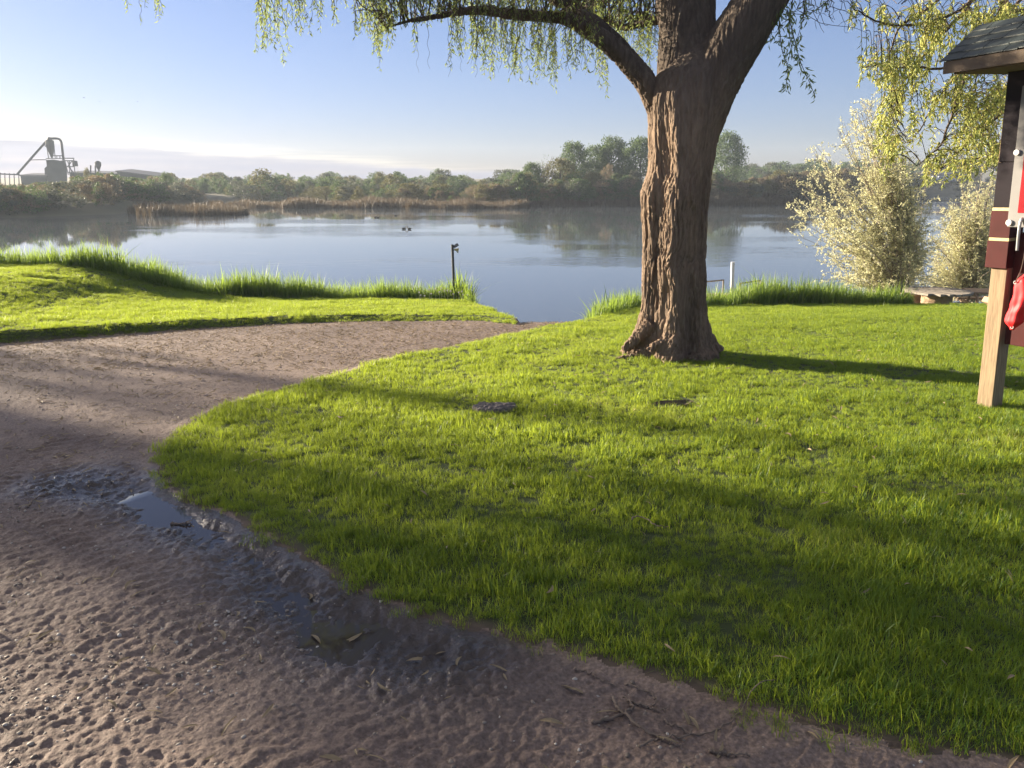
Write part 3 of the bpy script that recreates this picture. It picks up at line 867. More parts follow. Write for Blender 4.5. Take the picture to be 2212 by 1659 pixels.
    # root knots
    for L, yy in [([(1402, 758, 16), (1420, 744, 20), (1448, 742, 22), (1432, 752, 20), (1422, 768, 18), (1440, 782, 16), (1472, 790, 12)], 8.50),
                  ([(1346, 756, 16), (1376, 732, 30), (1408, 700, 36)], 8.75), ([(1530, 772, 20), (1500, 776, 22), (1480, 785, 16), (1510, 792, 12)], 8.44),
                  ([(1530, 765, 16), (1565, 780, 12), (1605, 790, 9), (1640, 797, 4)], 8.60), ([(1370, 765, 14), (1340, 775, 11), (1305, 782, 8), (1280, 786, 4)], 8.60), ([(1450, 785, 14), (1425, 797, 10), (1395, 803, 7), (1372, 806, 4)], 8.38),
                  ([(1556, 760, 24), (1530, 735, 34), (1515, 690, 30)], 8.85)]:
        P, R = px_path(L, yy, yy)
        PR = smooth_path(np.concatenate([P, R[:, None]], 1), 24); b.tube(PR[:, :3], PR[:, 3], 12)
    me = np_mesh('tmp_trunk', np.concatenate(b.V), [np.concatenate(f) for f in b.F.values()])
    o = bpy.data.objects.new('tmp_trunk', me); COL.objects.link(o)
    md = o.modifiers.new('r', 'REMESH'); md.mode = 'VOXEL'; md.voxel_size = 0.0078
    sm = o.modifiers.new('s', 'SMOOTH'); sm.iterations = 2; sm.factor = .5
    dg = bpy.context.evaluated_depsgraph_get()
    ev = bpy.data.meshes.new_from_object(o.evaluated_get(dg))
    bpy.data.objects.remove(o); bpy.data.meshes.remove(me)
    nv = len(ev.vertices)
    V = np.zeros(nv * 3, np.float32); ev.vertices.foreach_get('co', V); V = V.reshape(-1, 3).astype(float)
    Nn = np.zeros(nv * 3, np.float32); ev.vertices.foreach_get('normal', Nn); Nn = Nn.reshape(-1, 3)
    x, y, z = V.T
    wob = .09 * fbm3(x * 3, y * 3, z * 2, 9, 2)
    ridge = 1 - np.minimum(1, np.abs(fbm3((x + wob) * 20, (y + wob) * 20, z * 2.0, 2, 2)) / .26)
    r2 = 1 - np.minimum(1, np.abs(fbm3((x + wob) * 46, (y - wob) * 46, z * 6, 12, 2)) / .30)
    amp = np.clip(.35 + .35 * (3.0 - z), .35, 1)
    d = amp * (-.027 * ridge ** 1.3 - .013 * r2 + .012 * fbm3(x * 7, y * 7, z * 1.5, 5, 2))
    V += Nn * (d + .004)[:, None]
    ev.vertices.foreach_set('co', V.astype(np.float32).ravel())
    ev.polygons.foreach_set('use_smooth', np.ones(len(ev.polygons), bool))
    ev.update()
    ev.name = 'trunk'
    print('trunk verts', nv)
    return ev, out

trunk_me, LIMB = build_trunk()
base = Vector((float(tb[0]), TREE_Y, float(land(tb[0:1], np.array([TREE_Y]))[0])))
willow = empty('willow_tree', base, 0, 'large old willow with thick ridged trunk forking into heavy limbs on the lawn', 'tree')
def at_base(o, root):
    o.location = -Vector(root.location)
    return o
trunk_me.materials.clear()
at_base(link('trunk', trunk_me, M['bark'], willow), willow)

def strand_pts(root, length, curl):
    n = max(4, int(length / .035))
    t = np.linspace(0, 1, n)
    ph, ph2 = rng.uniform(0, 6.28, 2)
    drift = rng.normal(size=2) * .10
    amp = curl * np.sqrt(t)
    fr = length / .16
    P = np.stack([root[0] + drift[0] * t * length + amp * np.sin(ph + 6.28 * t * fr * rng.uniform(.7, 1.2)),
                  root[1] + drift[1] * t * length + amp * np.sin(ph2 + 6.28 * t * fr * rng.uniform(.7, 1.2)),
                  root[2] - length * t], 1)
    return P

class Foliage:
    def __init__(s): s.pos = []; s.ax = []; s.L = []; s.W = []; s.tw = MB()
    def leaf(s, pos, ax, L, W): s.pos.append(pos); s.ax.append(ax); s.L.append(np.broadcast_to(L, (len(pos),))); s.W.append(np.broadcast_to(W, (len(pos),)))
    def build(s, root, leafmat, twigmat, leafname='foliage', twigname='twigs'):
        pos = np.concatenate(s.pos); ax = np.concatenate(s.ax)
        V, Fc = leaf_np(pos, ax, np.concatenate(s.L), np.concatenate(s.W))
        at_base(link(leafname, np_mesh(leafname, V, Fc), leafmat, root), root)
        if s.tw.n: at_base(s.tw.build(twigname, twigmat, root), root)
        print(root.name, 'leaves', len(pos))

fo = Foliage()
ALL = np.concatenate([LIMB[k][:, :3] for k in ('left', 'left_high', 'behind')])
def willow_strand(X, Y0, Y1, y, dens=1.0, leafless=False):
    r = at(X, Y0, y); e = at(X, Y1, y)
    ln = r[2] - e[2]
    if ln < .06: return
    P = strand_pts(r, ln, .014)
    # short branchlet back to the nearest limb
    d = np.linalg.norm(ALL - r, axis=1); q = ALL[np.argmin(d)]
    if d.min() > .03 and d.min() < 2.2:
        mid = (q + r) / 2 + np.array([rng.normal() * .06, rng.normal() * .06, .10 * d.min() + .04])
        B = smooth_path(np.array([q, mid, r]), max(5, int(d.min() / .06)))
        B[1:-1] += rng.normal(size=(len(B) - 2, 3)) * .008
        fo.tw.tube(B, np.linspace(.007, .003, len(B)), 4, False)
        if not leafless:
            k = max(2, int(len(B) * 1.6 * dens))
            ii = rng.integers(0, len(B), k)
            fo.leaf(B[ii] + rng.normal(size=(k, 3)) * .015, rng.normal(size=(k, 3)) * .5 + [0, 0, -.8], rng.uniform(.035, .06, k), rng.uniform(.009, .014, k))
    fo.tw.tube(P, np.linspace(.003, .0012, len(P)), 3, False)
    if leafless: return
    n = max(3, int(ln / .019 * dens))
    t = np.sort(rng.uniform(.02, 1, n)) * (len(P) - 1)
    i = np.minimum(t.astype(int), len(P) - 2); f = (t - i)[:, None]
    pos = P[i] * (1 - f) + P[i + 1] * f
    ang = rng.uniform(0, 2 * PI, n)
    ax = np.stack([np.cos(ang) * .75, np.sin(ang) * .75, -rng.uniform(.3, 1.2, n)], 1)
    fo.leaf(pos, ax, rng.uniform(.035, .062, n), rng.uniform(.009, .014, n))
# individual curtains read off the photograph: x range, top, lowest tip, how many, leaf density
CUR = [(262, 276, -20, 20, 2, 1), (300, 345, -20, 52, 5, .9), (552, 575, -30, 112, 7, 1.2), (570, 612, -30, 135, 8, 1.2), (615, 655, -30, 72, 7, 1), (640, 690, -30, 75, 6, 1), (690, 745, -30, 30, 8, .8), (712, 724, 0, 52, 2, 1),
       (762, 800, 20, 85, 9, 1), (800, 822, 30, 118, 6, 1.1), (808, 822, 60, 156, 3, 1.1), (822, 852, 30, 106, 6, 1), (778, 860, -30, 55, 26, 1.2), (850, 990, -30, 45, 30, 1), (905, 990, 30, 60, 6, .7),
       (885, 900, 30, 118, 3, .9), (975, 1003, 40, 150, 6, 1), (1016, 1036, 40, 140, 6, 1.1), (1036, 1056, 40, 165, 6, 1.2), (1056, 1075, 40, 172, 4, 1), (1080, 1110, 40, 150, 8, 1.1), (1105, 1135, 45, 178, 7, 1.2), (1130, 1170, 45, 150, 9, 1.1), (1160, 1195, 60, 195, 7, 1.1), (1190, 1235, 60, 180, 9, 1),
       (1290, 1312, 60, 210, 6, 1.1), (1235, 1300, 60, 165, 12, .9), (1000, 1200, -40, 40, 40, 1), (1180, 1300, -40, 30, 26, 1), (1290, 1430, -40, 130, 34, .9), (1330, 1425, 30, 150, 16, .9), (1380, 1420, 40, 180, 5, .8), (860, 1000, -30, 20, 20, 1)]
for x0, x1, t0, t1, n, dn in CUR:
    for q in range(int(n * 1.5)):
        X = rng.uniform(x0, x1); y = rng.uniform(7.9, 9.4)
        if x0 >= 1290: y = rng.uniform(9.0, 10.4)
        tt = t1 if q == 0 else t0 + (t1 - t0) * rng.uniform(.45, .98)
        willow_strand(X, t0 + rng.uniform(-8, 14), tt, y, dn)
for q in range(170):    # inner curtains beyond the left limb
    X = rng.uniform(960, 1420); Y = rng.uniform(-190, 20)
    willow_strand(X, Y, Y + rng.uniform(40, 130), rng.uniform(9.4, 11.0), 1)
for q in range(34):     # bare drooping twiglets
    X = rng.uniform(890, 1300); willow_strand(X, 30, rng.uniform(70, 170), rng.uniform(8, 9), 1, True)
# rest of the crown above the picture
for q in range(150):
    X = rng.uniform(500, 1900); willow_strand(X, rng.uniform(-420, -120), rng.uniform(-100, -25), rng.uniform(7.4, 10.6), .8)
# sprays right of the right limb
ALL = LIMB['right'][:, :3]
def spray(P, n, L=(.05, .085), W=(.014, .022), rad=.05):
    k = n
    t = rng.uniform(0, 1, k) * (len(P) - 1); i = np.minimum(t.astype(int), len(P) - 2); f = (t - i)[:, None]
    pos = P[i] * (1 - f) + P[i + 1] * f + rng.normal(size=(k, 3)) * rad * .4
    fo.leaf(pos, rng.normal(size=(k, 3)) * .6 + [0, 0, -.8], rng.uniform(*L, k), rng.uniform(*W, k))
for L, n in [([(1690, 10), (1683, 50), (1690, 110), (1702, 150), (1695, 195)], 110), ([(1700, 20), (1712, 70), (1728, 130), (1745, 170), (1762, 210)], 110), ([(1675, 40), (1660, 70), (1668, 88)], 30), ([(1740, 0), (1735, 40), (1720, 90)], 40), ([(1712, 0), (1705, 60), (1712, 120)], 70), ([(1790, 0), (1745, 30), (1690, 25)], 30)]:
    P = smooth_path(np.array([at(X, Y, 8.7 + rng.uniform(-.2, .2)) for X, Y in L]), 24)
    fo.tw.tube(P, np.linspace(.006, .002, 24), 4, False); spray(P, n)
for q in range(20):
    X = rng.uniform(1700, 1840)
    P = smooth_path(np.array([at(X, -30, 8.6), at(X + rng.normal() * 25, rng.uniform(5, 25), 8.6), at(X + rng.normal() * 40, rng.uniform(20, 75), 8.6)]), 14)
    P[1:] += rng.normal(size=(13, 3)) * .012
    fo.tw.tube(P, np.linspace(.005, .0018, 14), 4, False)
fo.build(willow, M['willow_leaf'], M['twig'])

# ------------------------------------------------------------------ golden tree on the right, trunk outside the picture
gold_base = Vector((9.2, 10.4, float(land(np.array([9.2]), np.array([10.4]))[0])))
gold = empty('golden_willow', gold_base, 0, 'tree with sunlit yellow green leaves hanging behind the notice board roof', 'tree')
b = MB()
P = smooth_path(np.array([[9.2, 10.4, gold_base.z - .1], [9.1, 10.4, .6], [9.2, 10.3, 2.2], [8.8, 10.2, 4.2], [8.6, 10.1, 6.5]]), 20)
b.tube(P, np.linspace(.34, .12, 20), 14)
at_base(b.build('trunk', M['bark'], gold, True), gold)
fo = Foliage()
GB = [[(2600, -380), (2420, -200), (2250, -60), (2170, 30), (2130, 100), (2105, 160), (2090, 220)],
      [(2600, -300), (2400, -160), (2200, -60), (2075, 25), (2000, 50), (1920, 55), (1860, 25), (1838, 12)],
      [(2500, -250), (2350, -80), (2190, 30), (2110, 110), (2030, 200), (1990, 270), (1960, 310)],
      [(2520, -120), (2400, 60), (2260, 160), (2170, 240), (2100, 300), (2040, 360), (2010, 390)],
      [(2500, -350), (2300, -200), (2120, -100), (2000, 10), (1930, 60), (1905, 120), (1890, 160)],
      [(2450, -200), (2280, -40), (2160, 80), (2060, 145), (1980, 150), (1900, 140), (1870, 150)],
      [(2550, -50), (2400, 130), (2300, 210), (2200, 300), (2120, 330), (2080, 350)],
      [(2200, -60), (2085, 30), (2030, 90), (1975, 160), (1945, 230), (1925, 320)],
      [(2250, -60), (2140, 60), (2100, 120), (2060, 230), (2020, 310), (1975, 350)],
      [(2350, -100), (2230, 0), (2190, 20), (2150, -20)]]
gpts = []
for L in GB:
    y1_ = rng.uniform(8.6, 10.2)
    P = [at(X, Y, 10.0 + (y1_ - 10.0) * i / (len(L) - 1)) for i, (X, Y) in enumerate(L)]
    P = smooth_path(np.array([[8.75, 10.2, 4.3]] + P), 60)
    P[2:] += np.cumsum(rng.normal(size=(58, 3)) * .006, axis=0)
    fo.tw.tube(P, np.linspace(.035, .004, 60), 6, False)
    gpts.append(P[10:])
GP = np.concatenate(gpts)
# hanging leaf tassels: centre px, spread px, count
GC = [(2120, 250, 45, 40, 85), (2150, 320, 30, 25, 40), (2070, 200, 40, 25, 45), (2160, 200, 25, 30, 40), (2085, 295, 25, 25, 28), (1960, 130, 35, 45, 55), (1935, 190, 22, 40, 40), (1915, 260, 20, 45, 34), (1935, 310, 18, 30, 22), (2000, 90, 30, 40, 36),
      (1905, 145, 25, 20, 26), (1880, 115, 14, 12, 10), (2040, 60, 40, 35, 40), (2110, 30, 45, 25, 44), (2180, 20, 35, 18, 40), (1990, 30, 45, 22, 30), (1900, 25, 35, 10, 12), (1848, 18, 14, 5, 6), (2010, 215, 25, 30, 24), (1985, 260, 25, 20, 12), (2030, 330, 25, 30, 18), (2010, 360, 18, 18, 10), (2060, 350, 15, 15, 8), (2100, 350, 25, 15, 14), (2090, 150, 30, 20, 22), (2180, 380, 12, 25, 8), (2300, 150, 60, 120, 60), (2300, -80, 120, 50, 60), (2050, -60, 80, 30, 30)]
for X, Y, sx, sy, n in GC:
    for q in range(int(n * .95)):
        px, py = X + rng.normal() * sx * .62, Y + rng.normal() * sy * .62
        y = rng.uniform(8.5, 10.3)
        p = at(px, py, y)
        d = np.linalg.norm(GP - p, axis=1); a_ = GP[np.argmin(d)]
        if d.min() > .35:
            a_ = p + (a_ - p) * .35 / d.min() * .6 + [0, 0, .12]
        ln = rng.uniform(.07, .22)
        e = p + np.array([rng.normal() * .03, rng.normal() * .03, -ln])
        P = smooth_path(np.array([a_, (a_ + p) / 2 + [0, 0, .03 + .12 * d.min()], p, e]), 12)
        fo.tw.tube(P, np.linspace(.0045, .0016, 12), 3, False)
        k = int(9 + ln * 40)
        t = rng.uniform(5.5, 10.99, k); i = t.astype(int); f = (t - i)[:, None]
        pos = P[i] * (1 - f) + P[np.minimum(i + 1, 11)] * f
        fo.leaf(pos, rng.normal(size=(k, 3)) * .55 + [0, 0, -.75], rng.uniform(.045, .085, k), rng.uniform(.014, .022, k))
fo.build(gold, M['gold_leaf'], M['twig'])

# ------------------------------------------------------------------ silvery shrubs at the water's edge
def shrub(name, label, base_px, y, outline, nstem, nsub, leaf, lm, lsz, cat='shrub'):
    """outline: list of (Y, Xleft, Xright) px at depth y"""
    bz = at(base_px[0], base_px[1], y)
    root = empty(name, bz, 0, label, cat)
    o = np.array(sorted(outline), float)
    Ytop, Ybot = o[0, 0], o[-1, 0]
    wood = MB(); f = Foliage()
    wid = lambda Y: (np.interp(Y, o[:, 0], o[:, 1]), np.interp(Y, o[:, 0], o[:, 2]))
    tips = []
    for s_ in range(nstem):
        Y = Ytop + (Ybot - 30 - Ytop) * ((s_ + rng.uniform()) / nstem) ** .95
        l, r = wid(Y); v = rng.uniform(-1, 1); v = .5 + .5 * math.copysign(abs(v) ** .6, v) if Y > Ytop + 60 else .5 + .3 * v
        dep = y + rng.normal() * (at(r, Y, y)[0] - at(l, Y, y)[0]) * .22
        tip = at(l + (r - l) * v, Y, dep)
        c = bz * .35 + tip * .65
        c[0] = bz[0] * .45 + tip[0] * .55; c[1] = bz[1] * .5 + tip[1] * .5
        mid = bz + (tip - bz) * np.array([.28, .3, .45])
        P = smooth_path(np.array([bz + rng.normal(size=3) * [.12, .12, 0], mid, c + rng.normal(size=3) * .08, tip]), 26)
        P[3:] += np.cumsum(rng.normal(size=(23, 3)) * .014, axis=0)
        wood.tube(P, np.linspace(.024 * (1 - .4 * s_ / nstem) + .004, .003, 26), 5, False)
        tips.append(P)
        for q in range(nsub):
            i0 = rng.integers(6, 25)
            L = rng.uniform(.25, .85) * (1.25 - i0 / 36)
            d = P[min(i0 + 1, 25)] - P[i0 - 1]; d = d / np.linalg.norm(d)
            dv = unit(d * .6 + rng.normal(size=3) * .6 + np.array([0, 0, .12]))
            e = P[i0] + dv * L
            B = smooth_path(np.array([P[i0], P[i0] + dv * L * .5 + rng.normal(size=3) * .05, e + [0, 0, -.08 * L]]), 10)
            f.tw.tube(B, np.linspace(.006, .002, 10), 3, False)
            k = int(leaf * L * 1.6) + 3
            t = rng.uniform(.8, 8.99, k); i = t.astype(int); ff = (t - i)[:, None]
            pos = B[i] * (1 - ff) + B[i + 1] * ff + rng.normal(size=(k, 3)) * .018
            f.leaf(pos, dv * .7 + rng.normal(size=(k, 3)) * .6, rng.uniform(.7, 1.3, k) * lsz, rng.uniform(.25, .40, k) * lsz)
    at_base(wood.build('stems', M['weathered'], root), root)
    f.build(root, lm, M['weathered'])
    return root
shrub('silver_shrub', 'tall silvery shrub with wispy upright top at the water edge', (1945, 640), 20.2,
      [(205, 1850, 1900), (240, 1810, 1920), (300, 1775, 1960), (340, 1735, 1985), (400, 1715, 2005), (450, 1696, 2010), (500, 1700, 2005), (560, 1708, 2000), (600, 1740, 1985), (640, 1760, 1985)], 110, 22, 24, M['silver_leaf'], .062)
shrub('silver_shrub', 'lower twiggy shrub between the tall silvery shrub and the post', (2085, 650), 21.0,
      [(375, 2080, 2190), (430, 2050, 2195), (480, 2015, 2195), (540, 1990, 2195), (600, 1985, 2190), (650, 2000, 2180)], 95, 18, 24, M['silver_leaf'], .06)

# ------------------------------------------------------------------ far banks
def shore_d(Y):
    a = PITCH - math.atan((829.5 - Y) / FPX)
    return (EYE - WATER_Z) / math.tan(a)
SH = [(-1500, 485), (-700, 480), (0, 471), (250, 463), (330, 452), (430, 441), (520, 432), (640, 430), (720, 440), (800, 446), (1000, 447), (1150, 445), (1380, 444), (1535, 444), (1720, 442), (1800, 430), (1950, 418), (2212, 416), (3200, 414)]
SHU = np.array([ray(X, Y)[0] / ray(X, Y)[1] for X, Y in SH]); SHD = np.array([shore_d(Y) for X, Y in SH])
HU = np.array([ray(X, 430)[0] / ray(X, 430)[1] for X in (-700, 0, 420, 520, 700, 1150, 1380, 1540, 1750, 1980, 2212)])
HH = np.array([-.9, -.9, -1.0, -1.3, -1.4, -1.3, -1.2, -.9, -.8, -.3, .0])
def far_land(x, y):
    u = x / y
    ds = np.interp(u, SHU, SHD)
    t = (y - ds)
    H = np.interp(u, HU, HH)
    z = -2.7 + (H + 2.7) * sstep(t / 12.0 + .45) + np.clip((t - 120) / 130, 0, 1) * 2.6 + .15 * fbm(x * .06, y * .06, 3, 3)
    return z
uu = np.linspace(-2.2, 2.2, 260); dd = np.concatenate([np.linspace(55, 150, 60), np.geomspace(155, 380, 30)])
Yg, Ug = np.meshgrid(dd, uu, indexing='ij'); Xg = np.clip(Ug * Yg, -400, 400)
Zg = far_land(Ug * Yg, Yg)
nU = len(uu); i = np.arange(len(dd) - 1)[:, None] * nU; j = np.arange(nU - 1)[None]
Q = np.stack([i + j, i + j + 1, i + nU + j + 1, i + nU + j], -1).reshape(-1, 4)
tag(link('far_bank', np_mesh('far_bank', np.stack([Xg, Yg, Zg], -1).reshape(-1, 3), Q, True), plain('far_bank_soil', (0.13, 0.115, 0.07), (0.085, 0.085, 0.045), 0.95, 0.15)), 'far shore of the pond with dry grass', kind='structure')

def crown_np(n_clump, per, shape, leaf, inner=.55):
    """unit crown, height 1, radius .5; shape(t)-> radius fraction at height t"""
    P = []; A = []
    for c in range(n_clump):
        t = rng.uniform(0.08, .97); a = rng.uniform(0, 2 * PI)
        R = shape(t) * .5
        r = R * math.sqrt(rng.uniform(inner ** 2, 1)) * .9
        cen = np.array([r * math.cos(a), r * math.sin(a), t])
        sz = rng.uniform(.055, .13)
        k = int(per * rng.uniform(.5, 1.5))
        d = unit(rng.normal(size=(k, 3))) * (rng.uniform(size=(k, 1)) ** .4)
        p = cen + d * sz * np.array([1, 1, .8])
        P.append(p); A.append(d + rng.normal(size=(k, 3)) * .6)
    P = np.concatenate(P); A = np.concatenate(A)
    return leaf_np(P, A, leaf * rng.uniform(.6, 1.4, len(P)), leaf * rng.uniform(.45, .8, len(P)), .12)

def wood_np(n, r0=.03, h0=.15, spreadR=.38, top=.9, sub=0):
    b = MB()
    b.tube(smooth_path(np.array([[0, 0, -.03], [.01, .01, .2], [rng.normal() * .03, rng.normal() * .03, top * .8]]), 8), np.linspace(r0, r0 * .25, 8), 6, False)
    for q in range(n):
        a = rng.uniform(0, 2 * PI); z0 = rng.uniform(h0, .6); R = spreadR * rng.uniform(.5, 1)
        e = np.array([R * math.cos(a), R * math.sin(a), min(.97, z0 + rng.uniform(.15, .45))])
        P = smooth_path(np.array([[0, 0, z0], e * [.5, .5, 0] + [0, 0, z0 + (e[2] - z0) * .35], e]), 7)
        b.tube(P, np.linspace(r0 * .45, r0 * .08, 7), 4, False)
        for s_ in range(sub):
            i0 = rng.integers(2, 6); v = unit(rng.normal(size=3) * [1, 1, .6] + [0, 0, .9]) * rng.uniform(.08, .2)
            b.tube(np.stack([P[i0], P[i0] + v * .5 + rng.normal(size=3) * .01, P[i0] + v]), [r0 * .16, r0 * .11, r0 * .05], 3, False)
    return b
def wood_mesh(name, b, mat):
    me = np_mesh(name, np.concatenate(b.V), [np.concatenate(f) for f in b.F.values()]); me.materials.append(mat); return me

SHAPES = {
    'poplar': lambda t: (.55 + .75 * math.sin(PI * min(t * .9 + .12, 1))) * .78,
    'round': lambda t: math.sin(PI * (t * .86 + .10)) ** .7,
    'dome': lambda t: max(.1, (1 - t ** 2.2)) ** .5,
    'tall': lambda t: .55 + .45 * math.sin(PI * t),
    'bare': lambda t: .3 + .6 * t * (1.2 - t) * 2,
}
PROTO = {}
def proto(kind, matname, n_clump=210, per=44, leaf=.034, wood=8, sub=0, inner=.35, v=3):
    key = (kind, matname)
    out = []
    for i in range(v):
        cr = None
        if n_clump:
            V, Fc = crown_np(n_clump, per, SHAPES[kind], leaf, inner)
            cr = np_mesh('%s_crown' % kind, V, Fc); cr.materials.append(M[matname])
        out.append((cr, wood_mesh('%s_wood' % kind, wood_np(wood, sub=sub, h0=.05 if kind == 'dome' else .15), M['far_bark'])))
    PROTO[key] = out
proto('poplar', 'far_green'); proto('round', 'far_green'); proto('dome', 'far_yellow', 130, 42); proto('dome', 'far_tan', 110, 42); proto('round', 'far_yellow'); proto('round', 'far_grey')
proto('tall', 'far_tan', 110, 42); proto('bare', 'far_green', 12, 22, .026, 18, 6, .2); proto('dome', 'far_green', 130, 42)

def far_tree(name, label, X0, X1, Ytop, Yb, y, kind, mat, v=0, group=None, cat='tree'):
    pt, pb = at((X0 + X1) / 2, Ytop, y), at((X0 + X1) / 2, Yb, y)
    zg = float(far_land(np.array([pb[0]]), np.array([y]))[0])
    zb = min(pb[2], zg + .2) if pb[2] > zg else pb[2]
    h = pt[2] - zb
    w = (at(X1, Yb, y)[0] - at(X0, Yb, y)[0])
    r = empty(name, (pb[0], y, zb), rng.uniform(0, 6.28), label, cat, group)
    r.scale = (w, w, h)
    cr, wd = PROTO[(kind, mat)][v % 3]
    link('trunk', wd, None, r)
    if cr: link('crown', cr, None, r)
    return r
FT = [
    ('poplar_tree', 'blue green rounded tree at the left end of the tall far grove', 1118, 1182, 352, 430, 118, 'round', 'far_green'),
    ('bare_tree', 'half bare tree with forked dead branches sticking up over the grove', 1140, 1208, 331, 425, 124, 'bare', 'far_green'),
    ('bare_tree', 'small leafless tree left of the blue green rounded tree', 1098, 1126, 368, 428, 120, 'bare', 'far_green'),
    ('willow_tree', 'wide yellow green tree sloping down at the left of the tall poplars', 1158, 1262, 344, 430, 116, 'dome', 'far_yellow'),
    ('poplar_tree', 'pale green poplar with feathery top, first of the tall far poplars', 1196, 1280, 309, 428, 128, 'poplar', 'far_green'),
    ('poplar_tree', 'poplar in the middle of the far grove between two taller tops', 1246, 1330, 314, 428, 130, 'poplar', 'far_green'),
    ('poplar_tree', 'tallest spiky topped poplar of the far grove', 1280, 1362, 296, 428, 129, 'poplar', 'far_green'),
    ('poplar_tree', 'broad poplar of the far grove beside the willow trunk', 1322, 1440, 300, 428, 126, 'poplar', 'far_green'),
    ('poplar_tree', 'green poplar half hidden behind the left edge of the willow trunk', 1390, 1480, 306, 428, 132, 'poplar', 'far_green'),
    ('willow_tree', 'low yellowish tree standing before the poplars', 1250, 1310, 372, 432, 114, 'round', 'far_yellow'),
    ('willow_tree', 'rust tinted narrow tree before the tallest poplar', 1290, 1328, 356, 430, 116, 'tall', 'far_tan'),
    ('olive_tree', 'pale grey bushy tree close to the willow trunk on the far bank', 1346, 1390, 369, 432, 115, 'round', 'far_grey'),
    ('poplar_tree', 'dark leaning round tree right of the willow trunk across the pond', 1520, 1614, 286, 402, 150, 'round', 'far_green'),
    ('willow_bush', 'long domed olive green willow bush behind the reeds across the pond', 838, 930, 396, 440, 112, 'dome', 'far_yellow'),
    ('willow_bush', 'domed willow bush joined to the right of the longest bush', 905, 1002, 397, 440, 114, 'dome', 'far_yellow'),
    ('willow_bush', 'yellowish domed bush left of the bare middle reeds', 642, 770, 403, 434, 122, 'dome', 'far_yellow'),
    ('willow_bush', 'straw coloured bush between the domed willows and the blue green tree', 994, 1062, 401, 438, 116, 'dome', 'far_tan'),
    ('round_tree', 'dark dense tree rising behind the domed olive willow bush', 840, 892, 381, 420, 175, 'dome', 'far_green'),
    ('round_tree', 'small dark tree just left of the lone bare tree on the skyline', 966, 992, 380, 420, 180, 'round', 'far_green'),
    ('bare_tree', 'lone bare tree with a round twiggy head on the far skyline', 992, 1026, 371, 425, 150, 'bare', 'far_green'),
    ('round_tree', 'round tree on the skyline right of the long dark shed roof', 343, 379, 373, 410, 120, 'round', 'far_green'),
    ('round_tree', 'small dark skyline tree, left one of a close pair over the left bank', 434, 464, 385, 420, 150, 'round', 'far_green'),
    ('round_tree', 'feathery skyline tree, right one of a close pair over the left bank', 460, 488, 378, 420, 152, 'bare', 'far_green'),
    ('round_tree', 'spreading skyline tree above the reed island tip', 500, 532, 382, 420, 155, 'round', 'far_grey'),
    ('willow_bush', 'pale bush poking up beside the small hopper bin', 182, 200, 364, 400, 120, 'round', 'far_yellow'),
    ('bare_tree', 'twiggy bush beside the lattice platform of the mill', 160, 180, 359, 400, 122, 'bare', 'far_green'),
]
for k_, f_ in enumerate(FT): far_tree(*f_, v=k_)

# masses nobody could count
bush = []
for mt in ('far_tan', 'far_grey', 'far_green', 'far_yellow'):
    for q in range(2):
        V, Fc = crown_np(55, 30, SHAPES['dome'], .055, .4)
        me = np_mesh('brush_clump', V, Fc); me.materials.append(M[mt]); bush.append(me)
def mass(name, label, n, X0, X1, ya, yb_, h0, h1, wr, kinds, depth_rel=None, topY=None):
    X = rng.uniform(X0, X1, n); P = []; S = []; I = []
    for q in range(n):
        u = ray(X[q], 430)[0] / ray(X[q], 430)[1]
        ds = float(np.interp(u, SHU, SHD))
        y = (ds + rng.uniform(ya, yb_)) if depth_rel else rng.uniform(ya, yb_)
        x = u * y
        z = float(far_land(np.array([x]), np.array([y]))[0])
        h = rng.uniform(h0, h1)
        if topY is not None:
            zt = at(X[q], topY(X[q]) + 5 + rng.normal() * 5 + 6 * float(vn(np.array([X[q] * .09]), np.array([y * .05]))[0]), y)[2]
            h = max(.8, min(zt - z, h1 * 2.2))
        P.append((x, y, z - .15)); w = h * wr * rng.uniform(.5, 1.5)
        S.append((w, w, h)); I.append(rng.choice(kinds))
    R = np.stack([np.zeros(n), np.zeros(n), rng.uniform(0, 6.28, n)], 1)
    return scatter(name, bush, P, R, np.array(S), I, label)
mass('bank_brush', 'dark hazy brush covering the left far bank below the mill', 520, -420, 440, 0, 45, 1.2, 2.2, 1.2, [0, 1, 2, 3, 4, 5], True, lambda X: np.interp(X, [-400, 0, 60, 130, 180, 250, 330, 430], [400, 398, 400, 398, 384, 378, 385, 400]))
mass('far_treeline', 'low grey green line of trees along the far skyline', 800, 330, 1150, 135, 240, 2.4, 4.5, 1.2, [2, 4, 5, 4, 5, 6], False, lambda X: 383 + 6 * math.sin(X * .05) + 4 * math.sin(X * .13))
mass('marsh_brush', 'mixed brush along the middle of the far bank', 420, 540, 1120, 2, 40, 1.0, 2.4, 1.2, [0, 4, 2, 5, 6, 7], True, lambda X: 404 + 8 * math.sin(X * .04))
mass('grove_underbrush', 'tan and green underbrush below the tall far grove', 380, 1090, 1560, 2, 26, 1.2, 3.2, 1.1, [0, 4, 4, 5, 6, 7, 2, 3], True, lambda X: 386 + 12 * math.sin(X * .06))
mass('tan_brush', 'dry tan brush slope right of the willow trunk across the pond', 420, 1530, 1990, 1, 55, 1.2, 2.4, 1.2, [0, 1, 6, 7, 3, 0], True, lambda X: np.interp(X, [1530, 1560, 1640, 1740, 1990], [402, 398, 384, 374, 372]))
mass('right_treeline', 'dark trees along the skyline behind the tan brush', 170, 1560, 2000, 200, 270, 3, 5, 1.0, [2, 4, 5, 4], False, lambda X: np.interp(X, [1560, 1610, 1680, 1760, 2000], [366, 360, 350, 350, 356]))
